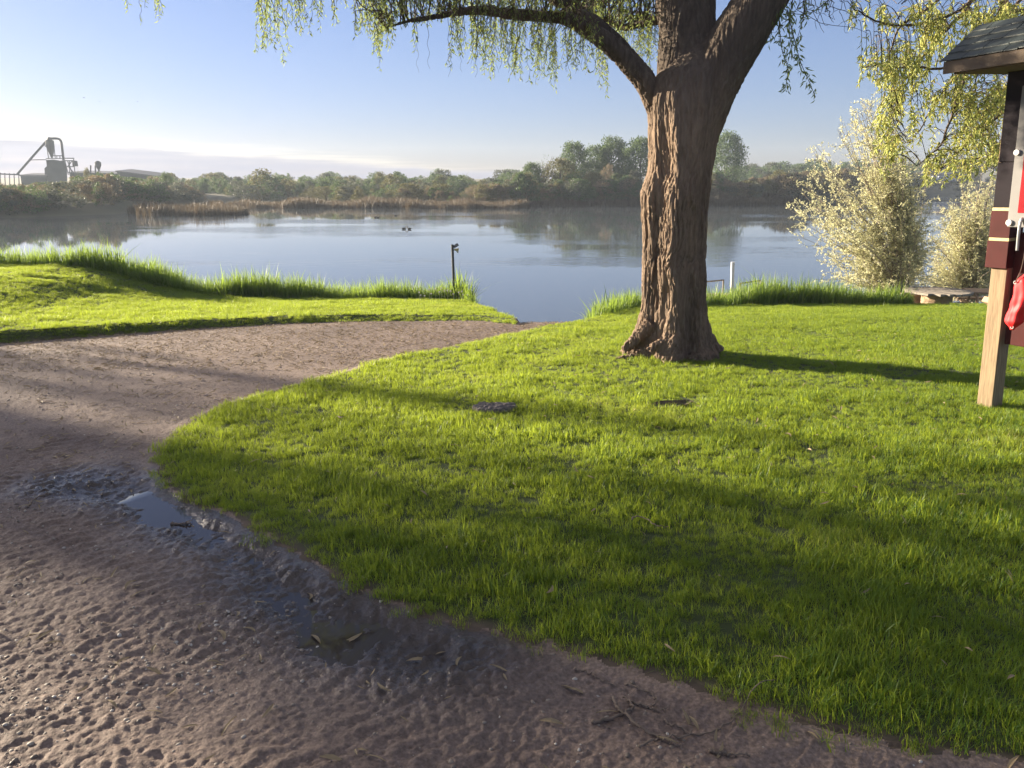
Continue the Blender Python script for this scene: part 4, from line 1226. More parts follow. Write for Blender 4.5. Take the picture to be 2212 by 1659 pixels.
mass('far_right_brush', 'brown and green trees on the far right shore around the sheds', 230, 1960, 2500, 232, 300, 3, 6, 1.0, [0, 1, 4, 6, 7, 0], False, lambda X: np.interp(X, [1960, 2060, 2100, 2212], [352, 352, 345, 345]))
mass('far_right_shrubs', 'low brown shrubs along the far right waterline', 130, 1960, 2500, 1, 14, .8, 1.6, 1.5, [0, 1, 6, 3], True, lambda X: 396)

def reedtuft():
    return blades(34, .65, 1.15, .045, .55, .3, 2, .15)
rds = meshes('reed_tuft', M['dry_reed'], 5, reedtuft)
def reeds(label, n, X0, X1, Yb, depth, s0=.8, s1=1.2, rel=False):
    X = rng.uniform(X0, X1, n); P = []
    for q in range(n):
        u = ray(X[q], 440)[0] / ray(X[q], 440)[1]
        d0 = float(np.interp(u, SHU, SHD)) - 1.5 if rel else shore_d(Yb) 
        e = min(1, (X[q] - X0) / ((X1 - X0) * .12 + 1e-6), (X1 - X[q]) / ((X1 - X0) * .12 + 1e-6)) if not rel else 1
        y = d0 + depth * (.5 + (rng.uniform() - .5) * max(.15, e)) + .6 * math.sin(X[q] * .11)
        z = max(WATER_Z, float(far_land(np.array([u * y]), np.array([y]))[0])) - .05
        P.append((u * y, y, z))
    r, s, i = put(n, 5, s0, s1, .06)
    s = s * (.95 + .35 * np.clip(vn(X * .035, X * 0 + 3) + .6 * vn(X * .2, X * 0), -.8, 1))
    return scatter('marsh_reeds', rds, P, r, s, i, label)
reeds('low dark island of reeds out in the pond at the left', 420, 282, 526, 466, 9)
reeds('thin reed bar behind the left reed island', 300, 440, 660, 449, 8, .6, .9)
reeds('long low strip of brown reeds before the domed willow bushes', 650, 500, 860, 450, 9, .8, 1.2)
reeds('brown reed point reaching towards the tall grove', 520, 835, 1135, 451, 9, .9, 1.4)
reeds('dry reed fringe along the foot of the tall grove', 480, 1130, 1560, 0, 4, .7, 1.2, True)
reeds('dry reed fringe right of the willow trunk across the pond', 420, 1530, 1760, 0, 5, .8, 1.3, True)

# ------------------------------------------------------------------ grain mill on the left bank
MY = 205.0
def Z8(x, y, d=0.0): return at(.10416 * x, 273.6 + .10416 * y, MY + d)
def pxr(w): return .10416 * w / FPX * MY / CS
mill = empty('grain_mill', at(115, 395, MY), 0, 'grey grain mill tower with bent pipe and long slanting conveyor on the left bank', 'grain mill')
def addm(b, name, mat): return at_base(b.build(name, mat, mill), mill)
def prism(b, pts, d0, d1):
    F_ = [Z8(x, y, d0) for x, y in pts]; B_ = [Z8(x, y, d1) for x, y in pts]
    n = len(pts)
    b.add(F_ + B_, [np.array([[i, (i + 1) % n, n + (i + 1) % n, n + i] for i in range(n)]), np.arange(n)[::-1][None], (np.arange(n) + n)[None]])
    return b
addm(prism(MB(), [(955, 690), (970, 820), (922, 862), (945, 1330), (1405, 1330), (1385, 880), (1330, 700), (1250, 705), (1120, 682)], -2.5, 2.5), 'hopper_house', M['mill'])
b = MB()
cx = Z8(1035, 350)
b.lathe([(pxr(2), Z8(0, 660)[2]), (pxr(18), Z8(0, 640)[2]), (pxr(72), Z8(0, 430)[2]), (pxr(74), Z8(0, 290)[2]), (pxr(40), Z8(0, 268)[2]), (.01, Z8(0, 265)[2])], 20, (cx[0], MY, 0)); addm(b, 'cyclone', M['mill'])
b = MB(); b.tube(smooth_path(np.array([Z8(1020, 480), Z8(1012, 300), Z8(1012, 240), Z8(1060, 246), Z8(1200, 250), Z8(1262, 300), Z8(1290, 450), Z8(1318, 700)]), 40), pxr(22), 10); addm(b, 'bent_pipe', M['mill_dark'])
b = MB(); b.tube(np.array([Z8(360, 985), Z8(660, 640), Z8(960, 305)]), pxr(21), 8); addm(b, 'conveyor', M['mill_dark'])
b = MB()
for A_, B_ in [((620, 690), (960, 685)), ((972, 420), (1010, 670)), ((1118, 390), (1150, 670)), ((955, 660), (1330, 664)), ((1090, 600), (1330, 603)), ((1180, 600), (1180, 670)), ((1245, 600), (1245, 670)), ((925, 330), (940, 410)), ((940, 410), (990, 415))]:
    for dd_ in (-1.2, 1.2): b.tube(np.array([Z8(*A_, dd_), Z8(*B_, dd_)]), pxr(8), 5)
addm(b, 'catwalk', M['mill_dark'])
b = MB()
for A_, B_ in [((1335, 705), (1540, 705)), ((1340, 830), (1550, 830)), ((1345, 700), (1420, 1000)), ((1525, 650), (1560, 1000)), ((1400, 705), (1500, 960)), ((1500, 705), (1400, 830)), ((1440, 705), (1450, 1000)), ((1340, 655), (1540, 655)), ((1420, 830), (1540, 960))]:
    for dd_ in (-1.0, 1.0): b.tube(np.array([Z8(*A_, dd_), Z8(*B_, dd_)]), pxr(9), 5)
addm(b, 'lattice_platform', M['mill_dark'])
b = MB(); b.lathe([(.01, Z8(0, 700)[2]), (pxr(45), Z8(0, 712)[2]), (pxr(48), Z8(0, 820)[2]), (.05, Z8(0, 825)[2])], 14, (Z8(1450, 0)[0], MY, 0)); addm(b, 'drum', M['mill'])

hop = empty('hopper_bin', Z8(1935, 960), 0, 'small grey cone bottomed hopper bin on legs right of the mill', 'hopper bin')
b = MB(); c_ = Z8(1930, 0)
b.lathe([(.05, Z8(0, 925)[2]), (pxr(18), Z8(0, 900)[2]), (pxr(55), Z8(0, 800)[2]), (pxr(56), Z8(0, 740)[2]), (pxr(25), Z8(0, 712)[2]), (.02, Z8(0, 708)[2])], 16, (c_[0], MY, 0)); at_base(b.build('bin', M['mill'], hop), hop)
for dx_, dy_ in ((-48, -.6), (48, -.6), (-48, .6), (48, .6)):
    b = MB(); b.tube(np.array([Z8(1930 + dx_, 800, dy_), Z8(1930 + dx_ * 1.1, 1100, dy_)]), pxr(13), 5); at_base(b.build('leg', M['mill_dark'], hop), hop)
b = MB()
for o_ in (0, 38): b.tube(np.array([Z8(2015 - o_ * .4, 725 + o_), Z8(2120 - o_, 1100)]), pxr(6), 5)
for t_ in np.linspace(.1, .9, 7): b.tube(np.array([Z8(2015 + 105 * t_, 725 + 375 * t_), Z8(2000 + 82 * t_, 763 + 337 * t_)]), pxr(4), 4)
at_base(b.build('ladder', M['mill_dark'], hop), hop)

rack = empty('loading_shed', Z8(210, 1180), 0, 'open sided loading shed with many posts under the conveyor foot', 'shed')
b = MB(); prism(b, [(-900, 930), (410, 985), (410, 1010), (-900, 960)], -3, 3); at_base(b.build('roof', M['mill_dark'], rack), rack)
for k_ in range(14):
    X_ = -860 + k_ * 96
    b = MB(); b.tube(np.array([Z8(X_, 955 + .04 * X_ * (X_ > 0), -2.5), Z8(X_ + 14, 1330, -2.5)]), pxr(9), 5); at_base(b.build('post', M['mill_dark'], rack), rack)
def px_shed(name, label, X0, Yt0, X1, Yt1, Yb, y, d, wm, rm, over=.3):
    a, c = at(X0, Yt0, y), at(X1, Yt1, y); zb = at(X0, Yb, y)[2]
    r = empty(name, ((a[0] + c[0]) / 2, y, zb), 0, label, 'shed')
    b = MB(); b.add([(a[0], y, zb), (c[0], y, zb), (c[0], y, c[2]), (a[0], y, a[2]), (a[0], y + d, zb), (c[0], y + d, zb), (c[0], y + d, c[2]), (a[0], y + d, a[2])],
                    np.array([[0, 1, 2, 3], [5, 4, 7, 6], [1, 5, 6, 2], [4, 0, 3, 7], [3, 2, 6, 7]])); at_base(b.build('wall', wm, r), r)
    b = MB(); e = over
    b.add([(a[0] - e, y - e, a[2] + .02), (c[0] + e, y - e, c[2] + .02), (c[0] + e, y + d + e, c[2] + .5), (a[0] - e, y + d + e, a[2] + .5), (a[0] - e, y - e, a[2] + .25), (c[0] + e, y - e, c[2] + .25), (c[0] + e, y + d + e, c[2] + .75), (a[0] - e, y + d + e, a[2] + .75)],
          np.array([[0, 3, 2, 1], [4, 5, 6, 7], [0, 1, 5, 4], [1, 2, 6, 5], [2, 3, 7, 6], [3, 0, 4, 7]])); at_base(b.build('roof', rm, r), r)
    return r
px_shed('mill_shed', 'low grey shed joined to the left foot of the mill tower', 44, 380, 98, 380, 402, MY - 3, 6, M['mill'], M['mill_dark'])
px_shed('long_shed', 'long low shed behind the brush right of the hopper bin', 150, 374, 252, 377, 405, MY + 4, 8, M['mill'], M['mill_dark'])
px_shed('long_shed', 'dark slanting shed roof above the brush, right end of the mill yard', 253, 371, 337, 382, 405, MY - 8, 8, M['mill'], M['mill_dark'])

# ------------------------------------------------------------------ sheds and vehicles on the far right shore
def gable(name, label, X0, X1, Yr, Ye, Yb, y, d, wm, rm, door=None, cat='shed', ridge_x=True):
    a, c = at(X0, Ye, y), at(X1, Ye, y); zb = at(X0, Yb, y)[2]; zr = at(X0, Yr, y)[2]; ze = a[2]
    xm = (a[0] + c[0]) / 2
    r = empty(name, (xm, y, zb), 0, label, cat)
    b = MB()
    if ridge_x:
        V = [(a[0], y, zb), (c[0], y, zb), (c[0], y, ze), (a[0], y, ze), (a[0], y + d, zb), (c[0], y + d, zb), (c[0], y + d, ze), (a[0], y + d, ze), (a[0], y + d / 2, zr), (c[0], y + d / 2, zr)]
        b.add(V, [np.array([[0, 1, 2, 3], [5, 4, 7, 6], [1, 5, 6, 2], [4, 0, 3, 7]]), np.array([[3, 8, 7], [2, 6, 9]])])
        R_ = [((a[0] - .3, y - .4, ze - .05), (c[0] + .3, y - .4, ze - .05), (c[0] + .3, y + d / 2, zr + .12), (a[0] - .3, y + d / 2, zr + .12)), ((c[0] + .3, y + d + .4, ze - .05), (a[0] - .3, y + d + .4, ze - .05), (a[0] - .3, y + d / 2, zr + .12), (c[0] + .3, y + d / 2, zr + .12))]
    else:
        V = [(a[0], y, zb), (c[0], y, zb), (c[0], y, ze), (a[0], y, ze), (a[0], y + d, zb), (c[0], y + d, zb), (c[0], y + d, ze), (a[0], y + d, ze), (xm, y, zr), (xm, y + d, zr)]
        b.add(V, [np.array([[0, 1, 2, 3], [5, 4, 7, 6], [1, 5, 6, 2], [4, 0, 3, 7]]), np.array([[3, 2, 8], [6, 7, 9]])])
        R_ = [((a[0] - .3, y - .4, ze - .1), (xm, y - .4, zr + .12), (xm, y + d + .4, zr + .12), (a[0] - .3, y + d + .4, ze - .1)), ((xm, y - .4, zr + .12), (c[0] + .3, y - .4, ze - .1), (c[0] + .3, y + d + .4, ze - .1), (xm, y + d + .4, zr + .12))]
    at_base(b.build('wall', wm, r), r)
    b = MB()
    for q in R_:
        q = np.array(q); b.add(np.concatenate([q, q + [0, 0, .15]]), np.array([[0, 1, 2, 3], [7, 6, 5, 4], [0, 4, 5, 1], [1, 5, 6, 2], [2, 6, 7, 3], [3, 7, 4, 0]]))
    at_base(b.build('roof', rm, r), r)
    if door:
        p0, p1 = at(door[0], door[2], y - .06), at(door[1], door[3], y - .06)
        b = MB(); b.box(((p0[0] + p1[0]) / 2, y - .06, (p0[2] + p1[2]) / 2), (abs(p1[0] - p0[0]), .1, abs(p1[2] - p0[2]))); at_base(b.build('door', M['barn_roof'], r), r)
    return r
FY = 222.0
gable('white_shed', 'small cream gabled shed beside the wide blue grey barn across the water', 1990, 2009, 371, 377, 393, FY, 7, M['barn_wall'], M['barn_roof'], None, 'shed', False)
gable('barn', 'wide blue grey barn with dark roof and open dark doorway on the far shore', 2014, 2054, 370, 376, 391, FY + 1, 9, M['barn_blue'], M['barn_roof'], (2024, 2036, 379, 391), 'barn', True)
gable('house', 'dark low house by the far right shore behind the drooping leaves', 2158, 2186, 366, 376, 394, FY, 8, M['mill'], M['barn_roof'], None, 'house', True)
def car(label, X, Yb, y, mat, rz, L_=4.4, Hh=1.55):
    p = at(X, Yb, y)
    r = empty('parked_car', p, rz, label, 'car', 'vehicles parked at the far barn')
    s = L_ / 4.4
    pr = [(-2.2, .35), (-2.2, .85), (-1.3, .95), (-.8, Hh), (.9, Hh), (1.5, .95), (2.15, .85), (2.2, .35)]
    pts = [(x_ * s, z_) for x_, z_ in pr]; n = len(pts)
    b = MB(); b.add([(x_, -.85, z_) for x_, z_ in pts] + [(x_, .85, z_) for x_, z_ in pts], [np.array([[i, (i + 1) % n, n + (i + 1) % n, n + i] for i in range(n)]), np.arange(n)[::-1][None], (np.arange(n) + n)[None]])
    b.build('body', mat, r)
    b = MB(); b.box((.05 * s, -.86, 1.2), (1.9 * s, .03, .4), bev=.01); b.build('window', M['glass'], r)
    for sx in (-1.35, 1.35):
        for sy in (-.8, .8):
            b = MB(); b.tube(np.array([(sx * s, sy - .1, .33), (sx * s, sy + .1, .33)]), .33, 14); b.build('wheel', M['dark_metal'], r)
car('white car parked nearest the cream shed', 2013, 393, FY - 5, M['car_white'], .2, 3.6)
car('white car parked before the dark barn doorway', 2031, 393.5, FY - 6, M['car_white'], -.1)
car('pale blue car parked at the right half of the barn', 2045, 393.5, FY - 6, M['barn_blue'], .1)
car('orange vehicle parked right of the barn', 2062, 393, FY - 4, M['orange'], 0, 4.0, 1.3)

# ------------------------------------------------------------------ notice kiosk at the right
kp = gp(2137, 876)
KR = math.atan2(-.90, .43)
kiosk = empty('notice_kiosk', kp, KR, 'wooden notice kiosk with leaning post, dark roof and maroon boards at the lawn edge', 'notice board')
KM = Matrix.Rotation(-.052, 3, 'Y') @ Matrix.Rotation(KR, 3, 'Z')
kiosk.rotation_euler = KM.to_euler()
b = MB(); b.box((0, 0, 1.31), (.135, .135, 2.74), bev=.006); b.build('post', M['post_wood'], kiosk)
for z0, z1, w_, mt in [(1.17, 1.385, .176, 'maroon'), (1.41, 1.62, .167, 'maroon'), (1.645, 1.99, .154, 'dark_board_and_shade'), (1.993, 2.66, .146, 'dark_board_and_shade')]:  # highest dark piece: added sleeve, shade on the upper post put into colour
    b = MB(); b.box((-.012, -.014, (z0 + z1) / 2), (w_, w_, z1 - z0), bev=.003); b.build('cladding_and_shade_sleeve', M[mt], kiosk)
for z_, w_ in [(1.3975, .163), (1.6325, .158)]:
    b = MB(); b.box((-.012, -.014, z_), (w_, w_, .024)); b.build('tape_strip', M['cream'], kiosk)
b = MB(); b.box((.89, -.118, 2.02), (1.65, .03, 1.04), bev=.004); board = b.build('board', M['white_board'], kiosk)
b = MB(); b.box((.86, .0, 1.0), (1.56, .045, .90), bev=.004); b.build('lower_panel', M['maroon'], kiosk)
b = MB(); b.box((.43, -.1355, 1.83), (.58, .005, .44)); poster = b.build('poster', M['red_print'], board)
b = MB()
for k_ in range(3): b.box((.48, -.139, 1.70 + .10 * k_), (.36, .002, .012))
b.build('poster_line', M['white_board'], board)
b = MB(); b.box((.46, -.1355, 1.575), (.58, .005, .03)); b.build('caption_line', M['grey_print'], board)
for x_, z_ in ((.085, 2.06), (.085, 1.535), (1.3, 2.06), (1.3, 1.535)):
    b = MB(); b.tube(np.array([(x_, -.132, z_), (x_, -.150, z_)]), .022, 14); b.build('bolt_cap', M['white'], board)
b = MB(); b.tube(smooth_path(np.array([(.20, -.13, 1.52), (.20, -.17, 1.57), (.20, -.19, 1.50), (.20, -.185, 1.33)]), 14), .011, 8); b.build('hook', M['metal'], kiosk)
b = MB(); b.tube(smooth_path(np.array([(.30, -.02, 1.46), (.30, -.10, 1.50), (.30, -.13, 1.44), (.30, -.10, 1.38)]), 14), .011, 8); b.build('hook', M['metal'], kiosk)
b = MB(); b.box((-.085, -.045, 2.16), (.03, .05, .42), bev=.004); b.build('side_batten', M['tan_wood'], kiosk)
# gable roof, ridge along the board
x0, x1, yw, ze, zr, yr = -.265, 1.75, .56, 2.70, 2.97, -.17
b = MB()
for sy in (-1, 1):
    q = np.array([(x0, sy * yw, ze), (x1, sy * yw, ze), (x1, yr, zr), (x0, yr, zr)])
    b.add(np.concatenate([q, q + [0, 0, .05]]), np.array([[0, 1, 2, 3], [7, 6, 5, 4], [0, 4, 5, 1], [1, 5, 6, 2], [2, 6, 7, 3], [3, 7, 4, 0]]))
b.build('roof_deck', M['roof_wood'], kiosk)
# overlapping shakes, uneven butts
b = MB()
for sy in (-1, 1):
    for row in range(5):
        v0, v1 = row / 5 - .03, (row + 1) / 5 + .10
        x_ = x0 - .03
        while x_ < x1:
            w_ = rng.uniform(.10, .22)
            pt = lambda v, dz: np.array([0, sy * (yw * 1.03) * (1 - v) + yr * v, ze + (zr - ze) * v + .053 + dz])
            j_ = rng.uniform(-.03, .03); t_ = rng.uniform(.004, .009)
            A_, B_ = pt(v0 + j_ * .5, .010 + t_), pt(min(v1, 1.0), .004)
            q = np.array([A_ + [x_, 0, 0], A_ + [x_ + w_ * .97, 0, 0], B_ + [x_ + w_ * .97, 0, 0], B_ + [x_, 0, 0]])
            b.add(np.concatenate([q - [0, 0, t_], q]), np.array([[0, 3, 2, 1], [4, 5, 6, 7], [0, 1, 5, 4], [1, 2, 6, 5], [2, 3, 7, 6], [3, 0, 4, 7]]))
            x_ += w_
b.build('roof_covering', M['roof'], kiosk)
b = MB(); b.box(((x0 + x1) / 2, -yw - .012, ze + .005), (x1 - x0, .022, .085)); b.build('fascia', M['roof_wood'], kiosk)
b = MB(); b.add([(x0 - .012, -yw, ze - .02), (x0 - .012, yw, ze - .02), (x0 - .012, yr, zr - .01), (x0 + .012, -yw, ze - .02), (x0 + .012, yw, ze - .02), (x0 + .012, yr, zr - .01)], [np.array([[0, 1, 4, 3], [1, 2, 5, 4], [2, 0, 3, 5]]), np.array([[0, 2, 1], [3, 4, 5]])]); b.build('gable_board', M['roof'], kiosk)
b = MB(); b.box(((x0 + x1) / 2 + .02, 0, ze - .035), (x1 - x0 - .08, yw * 2 - .04, .02)); b.build('soffit', M['roof_wood'], kiosk)

# red nylon bag hanging from the hook
bag_top = Vector(kp) + KM @ Vector((.27, -.16, 1.16))
bag = empty('throw_bag', bag_top, KR, 'bright red nylon bag with drawcord hanging from the kiosk post', 'bag')
nu_, nv_ = 40, 46
V = []
for iv in range(nv_):
    t = iv / (nv_ - 1)
    rx = .068 * (sstep(np.array(t / .18)) * .85 + .15) * (1 - .80 * sstep(np.array((t - .84) / .16))) * (1 + .12 * math.sin(t * 7))
    ry = .056 * (sstep(np.array(t / .14)) * .8 + .2) * (1 - .75 * sstep(np.array((t - .84) / .16)))
    cx_ = .020 * math.sin(t * 5) - .012 * t
    for iu in range(nu_):
        a = 2 * PI * iu / nu_
        fold = 1 + .12 * math.sin(3 * a + 4.5 * t + 1.3) * math.sin(PI * t) + .06 * math.sin(7 * a - 5 * t) + .05 * math.sin(26 * t + 2 * a) * math.exp(-((t - .62) / .2) ** 2)
        V.append((cx_ + rx * fold * math.cos(a), ry * fold * math.sin(a), -.45 * t))
i = np.arange(nv_ - 1)[:, None] * nu_; j = np.arange(nu_)[None]; j2 = (j + 1) % nu_
Q = np.stack([i + j, i + nu_ + j, i + nu_ + j2, i + j2], -1).reshape(-1, 4)
sack = link('sack', np_mesh('sack', np.array(V), [Q, np.arange(nu_)[None], (np.arange(nu_) + (nv_ - 1) * nu_)[::-1][None]], True), M['red_fabric'], bag)
b = MB(); b.tube(smooth_path(np.array([(-.05, .0, .30), (-.035, 0, .15), (-.04, 0, .02), (-.045, -.02, -.04), (-.03, -.06, -.07), (-.015, -.05, -.02), (.0, 0, .0)]), 40), .0045, 6)
b.tube(smooth_path(np.array([(-.05, .02, .30), (-.02, 0, .15), (.0, 0, .0)]), 20), .0045, 6); b.build('drawcord', M['rope'], bag)
for x_, z_ in ((-.038, -.075), (-.02, -.425)):
    b = MB(); a = np.linspace(0, 2 * PI, 15); b.tube(np.stack([x_ + .011 * np.cos(a), np.full(15, -.050 if z_ > -.2 else -.025), z_ + .011 * np.sin(a)], 1), .004, 6, False); b.build('grommet', M['metal'], sack)

# ------------------------------------------------------------------ bank furniture
def landz(x, y): return float(land(np.array([x]), np.array([y]))[0])
sy_ = 18.6
c_ = at(2026, 627, sy_); zt = c_[2]; zg = landz(c_[0], sy_)
spool = empty('spool_table', (c_[0], sy_, zg), .4, 'round weathered cable spool table on the bank below the silvery shrub', 'table')
H_ = zt - zg
b = MB()
for k_ in range(9):
    xk = -.64 + .16 * k_; hw = math.sqrt(max(.02, .72 ** 2 - xk ** 2))
    b.box((xk, 0, H_ - .03 + rng.uniform(-.004, .004)), (.152, hw * 2, .055), bev=.008)
b.build('top', M['grey_plank'], spool)
b = MB()
for k_ in range(16):
    a = 2 * PI * k_ / 16; b.box((.31 * math.cos(a), .31 * math.sin(a), H_ / 2 - .08), (.05, .125, H_ - .0), (0, 0, a), .006)
b.build('drum', M['tan_wood'], spool)
b = MB(); b.lathe([(.01, -.12), (.70, -.12), (.72, -.10), (.72, -.07), (.70, -.05), (.01, -.05)], 32); b.build('base', M['grey_plank'], spool)

rc = at(1986, 650, 19.7); zg = landz(rc[0], 19.7)
ring = empty('fire_ring', (rc[0], 19.7, zg), 0, 'rusty corrugated metal ring half hidden by the spool table', 'fire pit')
pr = []
zt_ = at(1986, 634, 19.7)[2] - zg
for k_ in range(25):
    pr.append((.47 + .012 * math.sin(k_ * 1.57), -.15 + (zt_ + .15) * k_ / 24))
pr += [(.445, zt_), (.445, -.1)]
b = MB(); b.lathe(pr, 36); b.build('ring_wall', M['rust'], ring, True)
b = MB(); b.lathe([(.44, zt_ - .02), (.50, zt_ - .02), (.50, zt_ + .02), (.44, zt_ + .02), (.44, zt_ - .02)], 36); b.build('rim', M['rust'], ring)

pc = at(2160, 628, 19.0); zg = landz(pc[0], 19.0)
pt = empty('picnic_table', (pc[0], 19.0, zg), -.25, 'low wooden picnic table on the bank behind the kiosk post', 'table')
H_ = pc[2] - zg
b = MB()
for k_ in range(5): b.box((0.1, -.30 + .15 * k_, H_ - .02), (1.7, .135, .04), bev=.005)
b.build('tabletop', M['tan_wood'], pt)
for s_ in (-1, 1):
    b = MB()
    for k_ in range(2): b.box((0.1, s_ * (.62 + .15 * k_), H_ * .55), (1.7, .135, .04), bev=.005)
    b.build('seat', M['tan_wood'], pt)
for x_ in (-.62, .75):
    b = MB(); b.box((x_, 0, H_ * .55 - .06), (.05, 1.5, .09), bev=.004); b.box((x_, 0, H_ - .08), (.05, .7, .08), bev=.004); b.build('crossbeam', M['tan_wood'], pt)
    for s_ in (-1, 1):
        b = MB(); b.box((x_ + .05, s_ * .40, H_ * .46), (.045, .10, H_ * 1.12), (s_ * .45, 0, 0), .004); b.build('leg', M['tan_wood'], pt)

bc = gp(2150, 690); zt = at(2150, 646, bc[1])[2]; H_ = zt - bc[2]
bench = empty('garden_bench', bc, .12, 'low bench of pale sawn planks half hidden by the kiosk post', 'bench')
b = MB()
for k_ in range(2): b.box((.62, -.10 + .20 * k_, H_ - .03), (1.36, .19, .06), bev=.008)
b.build('seat', M['tan_wood'], bench)
b = MB(); b.box((-.07, 0, H_ - .06), (.20, .34, .10), (0, .5, 0), .01); b.build('end_block', M['tan_wood'], bench)
for x_ in (.02, 1.2):
    b = MB(); b.box((x_, 0, (H_ - .06) / 2 - .02), (.07, .30, H_ - .02), bev=.006); b.build('leg', M['tan_wood'], bench)

b = MB()
pile_c = at(2085, 652, 18.9); zg = landz(pile_c[0], 18.9)
pile = empty('brushwood_pile', (pile_c[0], 18.9, zg), 0, 'tangled pile of grey dead branches under the spool and picnic tables', 'branches')
for k_ in range(46):
    L_ = rng.uniform(.4, 1.5); a = rng.normal() * .5; c0 = np.array([rng.uniform(-.8, .9), rng.uniform(-.4, .5), rng.uniform(.0, .26)])
    v = np.array([math.cos(a), math.sin(a), rng.normal() * .16]) * L_ / 2
    b.tube(smooth_path(np.array([c0 - v, c0 + rng.normal(size=3) * .06, c0 + v]), 8), np.linspace(rng.uniform(.012, .035), .008, 8), 6)
b.build('branches', M['weathered'], pile)

# dock rails and white pipe behind the grass strip
dk = at(1585, 640, 21.2)
dock = empty('dock', (dk[0], 21.2, WATER_Z), 0, 'small dock with thin pale rails and a tall white pipe post behind the tall grass', 'dock')
b = MB(); pb_, pt_ = at(1583, 660, 21.2), at(1583, 566, 21.2)
b.tube(np.array([(pb_[0], 21.2, -2.6), (pt_[0], 21.2, pt_[2])]), .05, 14); at_base(b.build('pipe_post', M['white'], dock), dock)
b = MB(); b.box((dk[0] + .1, 22.0, -1.78), (1.9, 2.2, .10), bev=.01); at_base(b.build('deck', M['grey_plank'], dock), dock)
for Xa, Xb, Ya, Yb_ in ((1510, 1563, 610, 605), (1600, 1643, 612, 606)):
    b = MB(); p_, q_ = at(Xa, Ya, 21.4), at(Xb, Yb_, 22.4)
    q2 = q_.copy(); q2[2] = -1.78; p2 = p_.copy(); p2[2] = -1.78
    b.tube(np.array([p_, q_]), .022, 8); b.tube(np.array([q_, q2]), .022, 8); b.tube(np.array([p_, p2]), .022, 8)
    at_base(b.build('rail', M['weathered'], dock), dock)

# solar lamp pole
LY_ = 17.25
lb, lt = at(982, 660, LY_), at(977, 528, LY_)
lz = landz(lb[0], LY_)
lamp = empty('solar_lamp', (lb[0], LY_, lz), 0, 'thin dark pole with tilted solar panel and small lamp head by the tall grass', 'lamp')
b = MB(); b.tube(np.array([(lb[0], LY_, lz - .1), (lt[0], LY_, lt[2])]), .030, 10); at_base(b.build('pole', M['dark_metal'], lamp), lamp)
p_ = at(985, 530.5, LY_); b = MB(); b.box(p_, (.115, .10, .012), (.5, -.55, .2), .003); b.box(p_ + [-.03, 0, -.03], (.06, .02, .02), (0, -.5, 0)); at_base(b.build('solar_panel', M['glass'], lamp), lamp)
p_ = at(984, 539, LY_); b = MB(); b.tube(np.array([p_ + [-.03, 0, 0], p_ + [.03, -.01, -.005]]), [.022, .026], 12); b.box(p_ + [.045, -.01, -.01], (.05, .06, .075), (.2, .3, 0), .01); at_base(b.build('lamp_head', M['cream'], lamp), lamp)
b = MB(); b.box(p_ + [.05, -.015, -.055], (.04, .05, .03), (.2, .3, 0), .006); at_base(b.build('sensor', M['white'], lamp), lamp)

# stump flush with the lawn and bare hollow
hx, hy, hz = HOLES[0]
st = empty('tree_stump', (hx, hy, hz), .1, 'cracked grey stump cut level with the lawn', 'stump')
a = np.linspace(0, 2 * PI, 48, endpoint=False); V = []; nr = 14
for k_ in range(nr):
    r_ = k_ / (nr - 1)
    for q in a:
        rr_ = r_ * (1 + .10 * math.sin(3 * q + 1) + .05 * math.sin(7 * q))
        x_, y_ = .185 * rr_ * math.cos(q), .12 * rr_ * math.sin(q)
        z_ = .028 + .014 * abs(math.sin(40 * y_ + 3 * math.sin(9 * x_))) + .010 * float(vn(np.array([x_ * 30]), np.array([y_ * 60]))[0]) - .06 * (r_ > .97)
        V.append((x_, y_, z_))
i = np.arange(nr - 1)[:, None] * 48; j = np.arange(48)[None]; j2 = (j + 1) % 48
link('stump_top', np_mesh('stump_top', np.array(V), np.stack([i + j, i + j2, i + 48 + j2, i + 48 + j], -1).reshape(-1, 4)), M['stump'], st)
hx, hy, hz = HOLES[1]
V = []
for k_ in range(nr):
    r_ = k_ / (nr - 1)
    for q in a:
        rr_ = r_ * (1 + .12 * math.sin(2 * q + 1) + .05 * math.sin(5 * q))
        V.append((hx + .22 * rr_ * math.cos(q), hy + .095 * rr_ * math.sin(q) + .06 * rr_ * math.cos(q), hz + .012 - .05 * (1 - r_) + .008 * float(vn(np.array([q * 3]), np.array([r_ * 9]))[0])))
tag(link('bare_soil', np_mesh('bare_soil', np.array(V), np.stack([i + j, i + j2, i + 48 + j2, i + 48 + j], -1).reshape(-1, 4), True), plain('bare_soil', (.11, .08, .055), (.06, .045, .03), .95, 40)), 'shallow bare hollow worn in the lawn', kind='structure')

# seed heads of dandelions at the lower lawn strip
sh = None
DG = 'dandelion seed heads at the edge of the tall grass'
DL = 'white dandelion seed head on a thin stem before the tall bank grass under the lamp'
for k_ in range(16):
    X = 905 + 7 * k_ + rng.uniform(-3, 3); y = rng.uniform(15.9, 16.9)
    p = at(X, 655, y); z = landz(p[0], y)
    if sh is None:
        sh = empty('dandelion', (p[0], y, z), 0, DL, 'dandelion', DG)
        b = MB(); b.tube(np.array([(0, 0, 0), (.005, 0, .11), (0, .004, .2)]), .003, 5); s1 = b.build('stem', M['stem'], sh)
        V, Fc = leaf_np(np.zeros((70, 3)) + [0, .004, .205], rng.normal(size=(70, 3)), .024, .006); s2 = link('seed_head', np_mesh('seed_head', V, Fc), M['seed'], sh)
    else:
        o = sh.copy(); COL.objects.link(o); o.location = (p[0], y, z); o.scale = (1, 1, rng.uniform(.7, 1.25))
        for ch in (s1, s2):
            c = ch.copy(); COL.objects.link(c); c.parent = o

